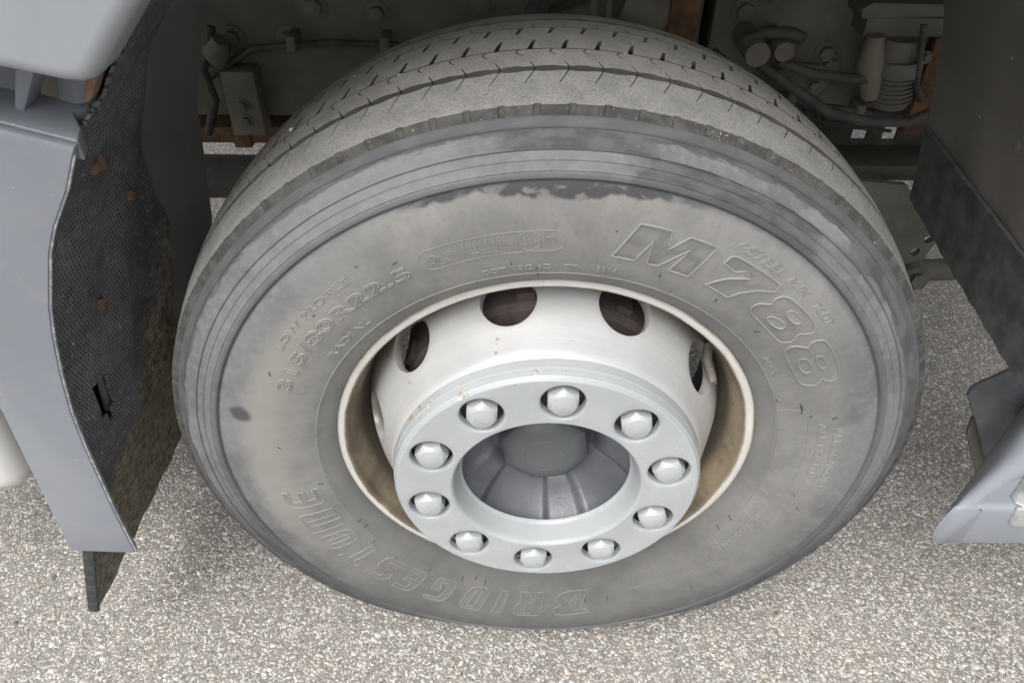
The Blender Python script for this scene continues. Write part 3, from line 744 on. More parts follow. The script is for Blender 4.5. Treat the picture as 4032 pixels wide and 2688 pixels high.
# mould whiskers
mb = MB()
for a, r, da, dr in ((-33.5, .409, .5, .001), (-46, .392, -.5, .001), (-64, .394, 1.2, .004), (-28, .391, 1, .002), (-16.5, .318, .4, .007), (-3.5, .318, -.2, .008), (-4, .331, .3, .007), (-8.6, .343, .15, .006), (20, .345, -.3, .008), (33, .345, -.4, .007), (45, .345, .3, .007), (9, .395, 0, .003), (68, .325, .8, .002),
                     (75, .39, -.8, .005), (99, .37, 1, .003), (103, .385, .5, .005), (74, .362, -1, .003), (140, .391, 0, .006), (161, .36, .4, .006), (167, .358, .3, .007), (196, .325, .1, .008), (199, .32, .1, .008), (203, .327, 0, .006), (213, .33, .4, .005), (-127, .331, .4, .004), (-136, .335, .4, .005), (-100, .33, .8, .006), (-85, .37, .9, .003), (115, .318, .6, .008), (120, .318, .8, .007), (-118, .318, .2, .008), (-121, .317, .2, .008)):
    p = tyre_map(np.array([a, a+da*.5, a+da]), np.array([r, r+dr*.5, r+dr]), np.array([0, .0012, .0016])); mb.tube(p, [.0006, .0005, .0004], 5)
put_mesh('mould_whiskers', mb.V, mb.F, 'groove_rubber')['kind'] = 'stuff'
# cut in the side rubber
V = tyre_map(np.array([69.6, 71., 72.6, 71.2]), np.array([.3495, .3478, .3480, .3463]), .0004*np.ones(4))
mb = MB().tube(tyre_map(np.array([69.4, 70.6, 71.8, 72.8]), np.array([.352, .3535, .3535, .352]), np.zeros(4)), [.0004, .0012, .0012, .0003], 6)
put_mesh('rubber_cut', mb.V, mb.F, 'groove_rubber')

# ---- steel rim: curled flange, bead seat and well
rp = [(.2970, .012), (.2985, .006), (.2986, .002), (.2978, -.0012), (.2955, -.0028), (.2915, -.0030), (.2880, -.0022), (.2856, .0000), (.2842, .0035), (.2836, .008), (.2815, .014), (.2790, .022), (.2750, .034), (.2715, .046), (.2692, .058), (.2675, .066), (.2640, .074), (.2640, .2), (.2800, .23), (.2985, .24)]
V, F = lathe(rp, 240); me = mesh('rim', V, F, 40); fixn(me); me.shade_smooth(); me.set_sharp_from_angle(angle=R(40))
link('rim', me, 'rim_paint', wheel, 'silver rim flange with brown brake dust inside')

# ---- sectors with round holes
def holed_sectors(n, phase, mapf, v0, v1, hv, hole, lips, rings, extra=0, nh=64, straight=None):
    """mapf(a_rad(from sector centre + sector angle), v, depth)->xyz ; hole(k-th point angle, scale offset m)->(da, v) ; lips [(offset m, depth m)...] from outermost lip to wall bottom"""
    half = math.pi/n
    ts = list(np.linspace(0, 2*math.pi, nh, endpoint=False))
    for ca, cv in ((half, v0), (half, v1), (-half, v0), (-half, v1)): ts.append(math.atan2(cv-hv, ca*straight))
    ts = np.array(sorted(set(np.round(np.mod(ts, 2*math.pi), 6)))); m = len(ts)
    V = []; F = []
    for s in range(n):
        ac = phase+s*2*half; b = len(V)
        first = [hole(t, lips[0][0]) for t in ts]
        bound = []
        for (da, v), t in zip(first, ts):
            dx, dv = math.cos(t), math.sin(t)*straight
            k = 1e9
            if abs(dx) > 1e-9: k = min(k, half/abs(dx))
            if dv > 1e-9: k = min(k, (v1-hv)/dv)
            if dv < -1e-9: k = min(k, (v0-hv)/dv)
            bound.append((dx*k, hv+dv*k))
        rows = []
        for q in range(rings):
            f = 1-q/rings
            rows.append([(f0[0]+(b0[0]-f0[0])*f, f0[1]+(b0[1]-f0[1])*f, 0.) for f0, b0 in zip(first, bound)])
        for off, dp in lips: rows.append([(*hole(t, off), dp) for t in ts])
        for row in rows:
            for da, v, dp in row: V.append(mapf(ac+da, v, dp))
        for q in range(len(rows)-1):
            for i in range(m):
                j = (i+1) % m; F.append((b+q*m+i, b+q*m+j, b+(q+1)*m+j, b+(q+1)*m+i))
    return V, F
# ---- wheel disc with ten hand holes
DP = np.array([(.1405, -.050), (.200, -.050), (.2055, -.0492), (.2100, -.0470), (.2135, -.043), (.2165, -.037), (.219, -.030), (.2222, -.022), (.2265, -.012), (.2325, .0), (.2380, .010), (.2430, .020), (.2490, .034), (.2535, .046), (.2580, .060), (.2612, .072), (.2640, .084)])
ds = np.r_[0, np.cumsum(np.hypot(*np.diff(DP, axis=0).T))]
def disc_at(v):
    return np.interp(v, ds, DP[:, 0]), np.interp(v, ds, DP[:, 1])
s_of = lambda y: float(np.interp(y, DP[1:, 1], ds[1:]))
def mapd(a, v, dp):
    r, y = disc_at(v); r2, y2 = disc_at(v+.003); L = math.hypot(r2-r, y2-y) or 1
    tr, ty = (r2-r)/L, (y2-y)/L
    r, y = r-ty*dp, y+tr*dp
    return (r*math.sin(a), y, r*math.cos(a))
sh0, sh1 = s_of(-.020), ds[-1]; HV = s_of(.0315)
def hole_d(t, off): return ((.0375+off)*math.cos(t)/.247, HV+(.0375+off)*math.sin(t))
V, F = holed_sectors(10, R(-12.8), mapd, sh0, sh1, HV, hole_d, [(.0012, 0), (.0004, .0003), (0, .0012), (0, .011), (.0005, .0125)], 7, nh=56, straight=.247)
V2, F2 = lathe([tuple(p) for p in DP if p[1] <= -.012 or p[0] < .21]+[(.2222+.0006, -.0208)][:0], 200)
mb = MB().add(V, F).add(V2, F2); o = mb.build('wheel_disc', 'disc_paint', wheel, smooth=32, label='silver painted steel wheel disc with hand holes')
# ---- plastic ring over the nuts
def mapr(a, v, dp): return (v*math.sin(a), -.0805+dp, v*math.cos(a))
def hole_r(t, off):
    x, z = (.0279+off)*math.cos(t), .1675+(.0279+off)*math.sin(t); return (math.atan2(x, z), math.hypot(x, z))
PH = .085243
V, F = holed_sectors(10, PH, mapr, .1322, .2030, .1675, hole_r, [(.0040, 0), (.0028, .0003), (.0016, .0010), (.0007, .0021), (.0002, .0036), (0, .0055), (0, .013)], 3, nh=60, straight=.1675)
ringp = [(.1180, -.0435), (.1186, -.0462), (.1200, -.0478), (.1216, -.0520), (.1246, -.0640), (.1272, -.0730), (.1284, -.0768), (.1298, -.0790), (.1318, -.0803), (.1326, -.0805)]
ringo = [(.2026, -.0805), (.2040, -.0803), (.2052, -.0797), (.2060, -.0786), (.2066, -.0768), (.2080, -.0752), (.2086, -.0748), (.2090, -.0738), (.2088, -.0726), (.2092, -.0714), (.2098, -.0702), (.2101, -.0660), (.2106, -.0640), (.2112, -.0630), (.2116, -.0614), (.2116, -.0590), (.2122, -.0560), (.2128, -.0520), (.2130, -.0495), (.2100, -.0490)]
mb = MB().add(V, F).add(*lathe(ringp, 220)).add(*lathe(ringo, 220))
mb.build('nut_ring', 'ring_paint', wheel, smooth=40, label='silver plastic ring round ten wheel nuts, chipped at its edge')
# ---- ten nuts
def nut_mesh():
    n = 72; ap = .0192; V = []; F = []
    def hexr(a):
        b = (a+math.pi/6) % (math.pi/3)-math.pi/6; return ap/math.cos(b)
    rc = .0168; yf = -.0052
    rows = []
    rows.append([(hexr(2*math.pi*i/n), .036) for i in range(n)])
    rows.append([(hexr(2*math.pi*i/n), yf+.0010+(hexr(2*math.pi*i/n)-rc)*1.15) for i in range(n)])
    rows.append([(rc, yf) for i in range(n)]); rows.append([(rc*.955, yf-.0009) for i in range(n)]); rows.append([(rc*.94, yf-.0007) for i in range(n)])
    for f, d in ((.8, -.0014), (.6, -.0022), (.42, -.0027), (.2, -.0030), (.04, -.0031)): rows.append([(rc*f, yf+d) for i in range(n)])
    for row in rows:
        for i, (r, y) in enumerate(row): a = 2*math.pi*i/n; V.append((r*math.sin(a), y, r*math.cos(a)))
    for q in range(len(rows)-1):
        for i in range(n):
            j = (i+1) % n; F.append((q*n+i, q*n+j, (q+1)*n+j, (q+1)*n+i))
    F.append(tuple((len(rows)-1)*n+i for i in range(n)))
    mb = MB().add(V, F)
    TV, TF = text_solid('VOLVO', 0, .02); x0, x1 = TV[:, 0].min(), TV[:, 0].max()
    u = (TV[:, 0]-(x0+x1)/2)/(x1-x0)*.019; v = (TV[:, 1]-.34)*.0052/.69-.0035; rr = np.hypot(u, v)
    yb = yf+np.interp(rr, [0, rc*.2, rc*.42, rc*.65, rc*.86], [-.0031, -.0030, -.0027, -.0020, -.0011])
    mb.add(np.c_[u, np.where(TV[:, 2] > 0, yb-.0005, yb+.0004), v], TF)
    return mb
proto = nut_mesh().build('wheel_nut', 'nut_paint', wheel, smooth=17)
for k in range(10):
    o = proto if k == 0 else proto.copy()
    if k: COL.objects.link(o)
    a = PH+k*math.pi/5; o.parent = wheel
    o.location = (.1675*math.sin(a), -.0795, .1675*math.cos(a)); o.rotation_euler = (0, (R(30), R(22), R(-4), R(12), R(26), R(35), R(24), R(20), R(3), R(33))[k]+[0, 5, 1, 2, 3, 4, 0, 1, 5, 0][k]*math.pi/3, 0)
# studs washers behind the ring are one flange
V, F = lathe([(.135, -.0535), (.196, -.0535), (.199, -.050)], 120); me = mesh('nut_flange', V, F, 40); fixn(me); link('nut_flange', me, 'drum_iron', wheel)
# ---- hub with raised pads, and its cap
def hub_obj():
    n = 360; prof = [(.052, .012), (.060, .014), (.066, .019), (.070, .024), (.0735, .0245), (.079, .0185), (.085, .0160), (.0925, .0120), (.100, .0070), (.108, .0015), (.115, -.005), (.122, -.012), (.128, -.019), (.133, -.0265), (.137, -.0345), (.1395, -.043), (.1400, -.052)]
    V = []; F = []; k = len(prof)
    for i in range(n):
        a = 360*i/n
        u = ((a-148) % 72)
        e = min(max((u)/9, 0), 1)*min(max((33-u)/6, 0), 1); e = e*e*(3-2*e)
        bul = .75+.25*math.sin(math.pi*min(max(u/30, 0), 1))
        for r, y in prof:
            g = min(max((r-.076)/.012, 0), 1); sl_ = .55*g*e*bul*.011; V.append(((r-sl_)*math.sin(R(a)), y-sl_*1.2, (r-sl_)*math.cos(R(a))))
    for i in range(n):
        j = (i+1) % n
        for q in range(k-1): F.append((i*k+q, i*k+q+1, j*k+q+1, j*k+q))
    me = mesh('hub', V, F, 60); fixn(me); me.shade_smooth(); return link('hub', me, 'hub', wheel, 'dark blue-grey cast hub with raised pads')
hub_obj()
def cap_obj():
    n = 96; V = []; F = []
    def oc(a, ap, soft): 
        b = (a+math.pi/8) % (math.pi/4)-math.pi/8; return ap*(1-soft)/math.cos(b)+ap*soft
    rows = [(.0625, .05, 0.), (.0622, .004, 0.), (.0615, -.004, 0), (.0600, -.008, .1), (.0555, -.0125, .35), (.0495, -.0170, .7), (.044, -.0195, 1), (.0310, -.0215, 1), (.0300, -.0222, 1), (.0288, -.0216, 1), (.012, -.0222, 1), (.0025, -.0223, 1), (.0012, -.0216, 1)]
    for r, y, s in rows:
        for i in range(n):
            a = 2*math.pi*i/n; q = oc(a+R(8), r, s); V.append((q*math.sin(a), y, q*math.cos(a)))
    for q in range(len(rows)-1):
        for i in range(n): j = (i+1) % n; F.append((q*n+i, q*n+j, (q+1)*n+j, (q+1)*n+i))
    F.append(tuple((len(rows)-1)*n+i for i in range(n)))
    mb = MB().add(V, F); return mb.build('hub_cap', 'cap_plastic', wheel, smooth=24, label='dark grey eight-sided hub cap')
cap_obj()
# brake drum seen through the hand holes, with cooling webs
mb = MB().add(*lathe([(.12, .052), (.205, .058), (.214, .066), (.217, .08), (.217, .24), (.10, .245)], 120))
for k in range(20):
    a = R(-8+18*k); m = Matrix.Rotation(a, 3, 'Y')
    b = MB().box((-.012, .07, .212), (.012, .1, .224)); mb.add([m @ Vector(v) for v in b.V], b.F)
mb.build('brake_drum', 'drum_iron', wheel, smooth=35, bevel=0)
# valve stem
def P_(a, r, y): return (r*math.sin(R(a)), y, r*math.cos(R(a)))
mb = MB().tube([P_(59.4, .2650, .066), P_(59.2, .2590, .052), P_(59.6, .2565, .034), P_(61.2, .2550, .022)], [.0082, .0072, .0066, .0060], 12).tube([P_(61.2, .2552, .0225), P_(61.9, .2546, .013), P_(62.3, .2543, .008)], [.0064, .0064, .0050], 12)
mb.build('valve_stem', 'valve_rubber', wheel, smooth=50, label='bent rubber valve stem in a hand hole')

# ================================================================== fender, flap and panels
XZ = lambda x, z: (x, z)
# rear fender trim strip: outer face at y = -0.07, arch edge towards the wheel
edge = [(-.4710, 1.0023), (-.476, .994), (-.497, .955), (-.526, .912), (-.543, .880), (-.556, .846), (-.572, .804), (-.585, .758), (-.598, .700), (-.609, .636), (-.615, .570), (-.618, .505), (-.621, .440), (-.622, .380), (-.622, .331)]
back = [(-.718, .336), (-.712, .42), (-.703, .54), (-.695, .64), (-.700, .70), (-.705, .82), (-.80, .83), (-.80, 1.0975)]
mb = MB()
def strip(mb, A, B, mi=0):
    b = len(A); mb.add(list(A)+list(B), [(i, i+1, b+i+1, b+i) for i in range(b-1)], mi)
fe = MB()
fe.prism([(x, z) for x, z in edge]+[(x, z) for x, z in back], 'y', -.070, -.058)
fe.build('fender_panel', 'fender_plastic', truck, smooth=30, bevel=.0025, seg=2, label='scratched grey plastic rear fender edge')
# worn lip along the arch
lip = [Vector((x+.001, -.0665, z)) for x, z in edge[1:]]
me_ = MB(); me_.tube(lip, .0017, 8); me_.build('fender_lip', 'edge', truck, smooth=60, label='whitish scuffed lip of the fender edge')
# shelf on top and the wall behind it
sh = MB(); sh.prism([(-.95, -.0572), (-.4770, -.0572), (-.4745, -.0572), (-.4735, -.055), (-.4790, -.034), (-.4985, -.006), (-.492, .004), (-.488, .012), (-.95, .012)], 'z', .985, 1.0065); sh.V = [(max(x, -.80), y, z+(-.472-max(x, -.80))*.29-.003) for x, y, z in sh.V]
sh.build('fender_shelf', 'fender_plastic', truck, bevel=.004, seg=3, label='sloping top shelf of the rear fender')
MB().box((-.80, .004, 1.0), (-.535, .016, 1.16)).build('fender_back_wall', 'fender_plastic', truck, bevel=.003)
br = MB(); br.prism([(-.548, 1.006), (-.541, 1.006), (-.497, 1.075), (-.47, 1.12), (-.50, 1.12)], 'y', -.028, .005); br.prism([(-.520, 1.006), (-.485, 1.013), (-.44, 1.12), (-.49, 1.12)], 'y', .010, .018)
br.build('fender_bracket', 'fender_plastic', truck, bevel=.002, label='folded metal bracket under the cab corner')
br = MB(); br.prism([(-.487, 1.015), (-.478, 1.020), (-.438, 1.085), (-.432, 1.12), (-.444, 1.12)], 'y', .0, .022); br.build('bracket_flange', 'rusty_bolt', truck, bevel=.002)
# cab skin above the wheel: rounded lower corner, wheel opening
cp = [(-1.5, 1.108), (-.487, 1.0925), (-.436, 1.0815), (-.420, 1.0800), (-.409, 1.0835), (-.401, 1.092), (-.349, 1.150), (-.27, 1.262), (-.15, 1.33), (0, 1.36), (.2, 1.345), (.33, 1.27), (.43, 1.172), (.45, 1.160), (.50, 1.155), (1.5, 1.155), (1.5, 2.5), (-1.5, 2.5)]
mb = MB(); mb.prism(cp, 'y', -.112, -.04); mb.build('cab_panel', 'cab_paint', truck, smooth=40, bevel=.016, seg=4, bang=50, label='smooth light grey cab panel with rounded lower corner')
MB().box((-1.5, -.04, 1.40), (1.5, 2.3, 1.5)).build('unseen_cab_floor', 'chassis_dark', truck)  # unseen cab underside, added to block the sky over the wheel
# wheel arch over the tyre (out of the picture), inner rear fender and front liner
def loft(rowsA, rowsB, ya, yb, n=14, mid=None):
    V = []; F = []; m = len(rowsA)
    for q in range(n+1):
        t = q/n
        for (xa, za), (xb, zb) in zip(rowsA, rowsB): V.append((xa+(xb-xa)*t, ya+(yb-ya)*t, za+(zb-za)*t))
    for q in range(n):
        for i in range(m-1): F.append((q*m+i, q*m+i+1, (q+1)*m+i+1, (q+1)*m+i))
    return V, F
zz = [1.30, 1.2, 1.10, 1.03, .95, .88, .80, .70, .60, .50]
xo = lambda z: float(np.interp(z, [.33, .44, .57, .70, .80, .88, .95, 1.0, 1.1, 1.3], [-.628, -.627, -.621, -.604, -.580, -.550, -.510, -.485, -.41, -.22]))
xi = lambda z: float(np.interp(z, [.33, .5, .62, .70, .80, .88, .95, 1.03, 1.1, 1.3], [-.60, -.585, -.553, -.530, -.516, -.506, -.488, -.456, -.40, -.22]))
def surf(ya, yb, zs, n, bulge=0.):
    V = []; F = []; m = len(zs)
    for q in range(n+1):
        y = ya+(yb-ya)*q/n; t = (y+.06)/.36
        for z in zs: V.append((xo(z)+(xi(z)-xo(z))*t-.020*max(0, 1-max(0, y-.12)/.14), y, z))
    for q in range(n):
        for i in range(m-1): F.append((q*m+i, q*m+i+1, (q+1)*m+i+1, (q+1)*m+i))
    return V, F
def solidify(mb, th):
    me = bpy.data.meshes.new('x'); me.from_pydata(mb.V, [], mb.F); b = bmesh.new(); b.from_mesh(me); bmesh.ops.remove_doubles(b, verts=b.verts, dist=1e-6); bmesh.ops.recalc_face_normals(b, faces=b.faces)
    bmesh.ops.solidify(b, geom=b.faces[:], thickness=th); b.verts.ensure_lookup_table()
    V = [tuple(v.co) for v in b.verts]; F = [tuple(v.index for v in f.verts) for f in b.faces]; b.free(); m2 = MB(); m2.add(V, F); return m2
solidify(MB().add(*surf(.02, .30, zz[:-1]+[.55], 12)), .006).build('inner_fender', 'inner_plastic', truck, smooth=40, label='smooth black inner fender behind the tyre')
ang = np.radians(np.linspace(-30, 38, 24)); arch = [(.80*math.sin(a), ZC+.80*math.cos(a)) for a in ang]
solidify(MB().add(*loft(arch, arch, -.04, .32, 2)), .006).build('unseen_wheel_arch', 'inner_plastic', truck, smooth=40)  # unseen arch, added to shade the tyre from the sky
# spray mat: follows the arch, then hangs as a flap below the fender
def mat_obj():
    V = []; F = []
    zs = list(np.linspace(1.13, .33, 52))+list(np.linspace(.32, .138, 16)); ny = 30
    def xm(z, y):
        t = (y+.06)/.36
        if z >= .5: x = xo(z)+(xi(z)-xo(z))*t
        else:
            x0 = xo(.5)+(xi(.5)-xo(.5))*t; f = (.5-z)/.38; x = x0-(.13+.03*t)*f**.8
        return x-.006
    for z in zs:
        ymax = float(np.interp(z, [.11, .2, .45, .62, .72, .80, .88, 1.13], [.35, .34, .31, .27, .235, .18, .155, .11]))
        for k in range(ny+1):
            ya = float(np.interp(z, [.985, 1.015], [-.0572, .016])); y = ya+(ymax-ya)*k/ny
            V.append((xm(z, y)+.0025*math.sin(y*70+z*31)*math.sin(z*40), y, z))
    m = ny+1
    for i in range(len(zs)-1):
        for k in range(ny):
            z = (zs[i]+zs[i+1])/2; y = V[i*m+k][1]
            h1 = ((y-.0)/.018)**2+((z-.595)/.042)**2 < 1
            h2 = ((y-.205)/.02)**2+((z-.735)/.05)**2 < 1
            if h1 or h2: continue
            F.append((i*m+k, i*m+k+1, (i+1)*m+k+1, (i+1)*m+k))
    o = solidify(MB().add(V, F), .004).build('spray_mat', 'mat', truck, smooth=50, label='black spray mat caked with dried mud, hanging below the fender as a flap'); return xm
xm = mat_obj()
# corrugated end of the flap under the fender edge
mb = MB()
for k in range(7):
    z0 = .330-.027*k; x0 = xm(z0, -.05); x1 = xm(z0-.026, -.05)
    mb.prism([(x0-.011, z0), (x0+.007, z0), (x1+.0095, z0-.024), (x1+.003, z0-.0255), (x1-.0095, z0-.024)], 'y', -.0605, -.0535)
mb.build('flap_hem', 'hem_rubber', truck, smooth=30, bevel=.0025, label='corrugated rubber hem at the flap end')
MB().box((-.715, -.03, .36), (-.700, .33, .69)).build('added_slot_dark_plate', 'black_plastic', truck)  # added black plate so no bright ground shows through the slot
for z, y, rr in ((.935, .028, .0100), (.845, .115, .0066), (.735, .030, .0078)):
    mb = MB(); hexbolt(mb, (xm(z, y)+.001, y, z), (1, 0, .1), rr, .010, 1.3); mb.build('flap_bolt', 'rusty_bolt', truck, smooth=30)
# dark hose behind the slot in the flap
MB().tube([(-.69, .05, .70), (-.662, .015, .62), (-.66, -.005, .57), (-.69, -.02, .50)], .024, 12).build('hose_loop', 'hose_rubber', truck, smooth=60)
# front liner on the other side
zr = [1.36, 1.25, 1.12, 1.06, 1.0, .95, .9, .85, .8, .755, .70]
xlo = lambda z: float(np.interp(z, [.70, .80, .95, 1.06, 1.12, 1.36], [.612, .602, .56, .515, .48, .27]))
xli = lambda z: float(np.interp(z, [.74, .80, .95, 1.035, 1.12, 1.36], [.580, .573, .542, .525, .480, .27]))
V = []; F = []; ny = 12
for q in range(ny+1):
    y = -.05+.36*q/ny; t = q/ny
    zb = .672+.075*t
    zl = [max(z, zb) if z > .72 else zb for z in zr]
    for z in zl:
        corr = .004*(1 if (q % 4) in (1, 2) else 0)*(1 if z < .9 else .5)
        V.append((xlo(z)+(xli(z)-xlo(z))*t+corr, y, z))
m = len(zr)
for q in range(ny):
    for i in range(m-1): F.append((q*m+i, q*m+i+1, (q+1)*m+i+1, (q+1)*m+i))
solidify(MB().add(V, F), .006).build('front_liner', 'liner', truck, smooth=40, label='black plastic wheel arch liner in front of the tyre')
V = []; F = []; nz = 9; ny = 24
for q in range(ny+1):
    t = q/ny; y = -.05+.352*t
    zb = .668+.075*t; zt = .800+.062*t
    for k in range(nz+1):
        z = zb+(zt-zb)*k/nz; rb = .0018 if (q % 3) == 1 else 0
        V.append((xlo(z)+(xli(z)-xlo(z))*t-.009-rb*(1-k/nz*.6), y, z))
m = nz+1
for q in range(ny):
    for i in range(nz): F.append((q*m+i, q*m+i+1, (q+1)*m+i+1, (q+1)*m+i))
solidify(MB().add(V, F), .005).build('liner_flap', 'flap_rubber', truck, smooth=25, label='darker ribbed rubber flap on the lower edge of the liner')
# its rolled inner edge and the lower extension towards the step
MB().tube([(xli(z)+.004, .313, z) for z in (1.36, 1.25, 1.12, 1.06, 1.0, .95, .9, .85, .8, .75)], .008, 8).build('liner_edge', 'liner', truck, smooth=60)
MB().tube([(.578, .30, .83), (.592, .16, .80), (.604, .06, .765), (.612, -.03, .73)], .004, 8).build('liner_rib', 'liner', truck, smooth=60)
for y, z in ((.20, .90), (.10, .93), (.24, .80)):
    mb = MB(); hexbolt(mb, (xlo(z)+(xli(z)-xlo(z))*(y+.05)/.36-.002, y, z), (-1, -.1, .1), .006, .004, 1.8); mb.build('liner_bolt', 'bracket_paint', truck, smooth=30)
mb = MB(); hexbolt(mb, (.598, .055, .795), (-1, -.1, .1), .008, .006, 1.9); mb.build('liner_bolt', 'bracket_paint', truck, smooth=30)
MB().prism([(.606, .665), (.80, .68), (.80, 1.1), (.62, .9)], 'y', .01, .02).build('liner_side', 'liner', truck, bevel=.003)
MB().tube([(.70, .02, .645), (.735, .012, .63), (.78, .0, .62)], .015, 12).build('hose_loop', 'hose_rubber', truck, smooth=60)
# splash plate and a darker flap over the step
sp = [(.733, .412), (.699, .466), (.6985, .476), (.702, .484), (.712, .492), (.76, .533), (1.0, .70), (1.0, .24), (.825, .24), (.809, .277)]
sp = [(.735, .405), (.7000, .462), (.6985, .474), (.703, .485), (.713, .4935), (.76, .533), (1.0, .70), (1.0, .24), (.83, .24)]
MB().prism(sp, 'y', .150, .158).build('splash_plate', 'splash_plate', truck, bevel=.002, label='grey splash plate with rounded corner above the step')
MB().prism([(.747, .388), (.753, .347), (.818, .232), (.95, .232), (.95, .40)], 'y', .172, .180).build('splash_flap', 'liner', truck, bevel=.002, label='dark flap behind the splash plate')
# cab step: slanted end, raised rim, perforated plate
pl = [(.572, -.1), (1.3, -.1), (1.3, .14), (.825, .14), (.605, -.068)]
mb = MB(); mb.prism(pl, 'z', .408, .497); mb.build('cab_step', 'step_plastic', truck, smooth=50, bevel=.011, seg=4, label='grey plastic cab step with slanted end')
V = []; F = []; cs = [(.064, .4085), (.022, .4085), (.014, .411), (.004, .428), (.000, .446), (.005, .472), (.013, .492), (.020, .504), (.029, .5125), (.038, .5150), (.047, .5135), (.055, .507), (.061, .498), (.064, .49)]; nk = 15; m = len(cs)
for q in range(nk):
    t = max(0, q-1)/(nk-2); x0, y0 = .5505+.250*t, -.0955+.250*t*.985
    if q == 0: y0 = -.1002
    g = min(1, t/.30); g = g*g*(3-2*g); wv = .55+.45*g
    for d, z in cs:
        ins = .005 if q == 0 else 0
        V.append((x0+ins+d*1.15*wv, y0-d*.15*g, (z+ins if z < .42 else z) if z < .494 and q == 0 else (z if z < .494 else .494+(z-.494)*(.12+.88*g)+.010*t)-ins))
for q in range(nk-1):
    for i in range(m): F.append((q*m+i, q*m+(i+1) % m, (q+1)*m+(i+1) % m, (q+1)*m+i))
F += [tuple(range(m)), tuple(range((nk-1)*m, nk*m))]
MB().add(V, F).build('step_rim', 'step_plastic', truck, smooth=60, label='raised rounded rim along the slanted step end')
# plate with round pressed holes
mb = MB()
mb.prism([(.640, -.094), (.648, -.0985), (1.29, -.0985), (1.29, .085), (.812, .085), (.640, -.083)], 'z', .4965, .5015)
mb.prism([(.645, .4630), (.652, .4580), (1.29, .4580), (1.29, .4980), (.640, .4980), (.640, .470)], 'y', -.1035, -.0985)
mb.build('step_plate', 'alu', truck, smooth=40, bevel=.0016, seg=2, label='bare aluminium tread plate of the step')
hv = MB(); hd = MB()
for x, y in ((.668, -.078), (.712, -.035), (.74, -.07), (.80, -.06), (.79, .01), (.86, -.05)):
    hv = MB(); hd = MB()
    V, F = lathe([(.0072, 0), (.0078, -.002), (.0095, -.0024), (.0115, -.0012), (.0125, .0008)], 24)
    hv.add([(v[0]+x, v[2]+y, .502-v[1]) for v in V], F)
    V, F = lathe([(.0001, 0), (.0074, 0)], 20); hd.add([(v[0]+x, v[2]+y, .5024) for v in V], F)
    hv.build('hole_rim', 'alu', truck, smooth=60); hd.build('plate_hole', 'black_plastic', truck)
# white tank and rail behind the fender at the edge of the view
MB().box((-1.25, .00, .37), (-.795, .32, .60)).build('washer_tank', 'white_plastic', truck, smooth=60, bevel=.045, seg=5, label='white rounded plastic tank behind the fender strip')
MB().box((-1.25, .01, .615), (-.745, .06, .70)).build('tank_strap', 'black_plastic', truck, bevel=.006)

# ================================================================== chassis in the shade
MB().box((-3, .62, .724), (.275, .70, 1.06)).box((.295, .62, .724), (3, .70, 1.06)).box((-3, .70, .724), (3, .76, .732)).build('frame_rail', 'chassis_paint', truck, bevel=.004, label='dark steel frame rail with bolts')
MB().box((-3, 1.55, .724), (3, 1.63, 1.06)).build('frame_rail', 'chassis_dark', truck, bevel=.004)
for x, z, r in ((-.392, .922, .016), (-.285, .912, .014), (-.542, .869, .014), (-.443, .867, .016), (-.102, .928, .016), (.346, .921, .016), (.434, .851, .012), (.503, .852, .013), (.517, .829, .015), (.39, .95, .014)):
    mb = MB(); hexbolt(mb, (x, .619, z), (0, -1, 0), r, .016, 1.5, turn=rnd.random()); mb.build('frame_bolt', 'chassis_paint', truck, smooth=30)
MB().box((-.565, .575, .705), (-.505, .62, .825)).build('spring_hanger', 'chassis_paint', truck, bevel=.004)
for z in (.765, .735):
    mb = MB(); hexbolt(mb, (-.536, .574, z), (0, -1, 0), .009, .01, 1.4); mb.build('hanger_bolt', 'chassis_paint', truck, smooth=30)
MB().tube([(-.572, .60, .83), (-.562, .58, .86), (-.548, .575, .88)], [.018, .024, .014], 12).build('hanger_eye', 'chassis_paint', truck, smooth=50)
MB().box((-.80, .66, .648), (-.42, .74, .682)).box((-.60, .655, .640), (-.565, .745, .690)).build('leaf_spring', 'rusty_iron', truck, bevel=.003, label='rusty orange leaf spring')
MB().box((-.535, .70, .70), (-.44, .76, .79)).tube([(-.49, .68, .745), (-.49, .78, .745)], .032, 14).build('spring_seat', 'rusty_iron', truck, bevel=.006)
MB().tube([(-1.4, 1.02, .385), (-.4, 1.02, .375), (.6, 1.02, .37)], .055, 20).build('cross_tube', 'axle_iron', truck, smooth=50, label='dark cross tube under the chassis')
MB().tube([(0, .25, .48), (0, .6, .46), (0, 1.0, .42), (0, 1.75, .44)], [.09, .085, .08, .09], 20).build('front_axle', 'axle_iron', truck, smooth=50)
# engine side bits over the crown of the tyre
MB().tube([(-.02, .52, .93), (-.005, .515, .975), (.03, .51, 1.0)], .018, 12).build('hose', 'hose_rubber', truck, smooth=60)
MB().tube([(.075, .52, .92), (.078, .52, 1.02)], .007, 10).tube([(.10, .52, .92), (.102, .52, 1.02)], .005, 10).build('pipe', 'chassis_paint', truck, smooth=60)
MB().tube([(.13, .55, .955), (.18, .54, .94), (.215, .55, .955)], [.03, .038, .03], 14).build('damper_mount', 'chassis_paint', truck, smooth=60)
MB().box((.196, .50, .86), (.243, .56, 1.05)).build('spring_shackle', 'rusty_iron', truck, bevel=.008)
MB().box((-.3, .70, .7), (.35, 1.3, 1.3)).build('engine_block', 'chassis_dark', truck, bevel=.02)
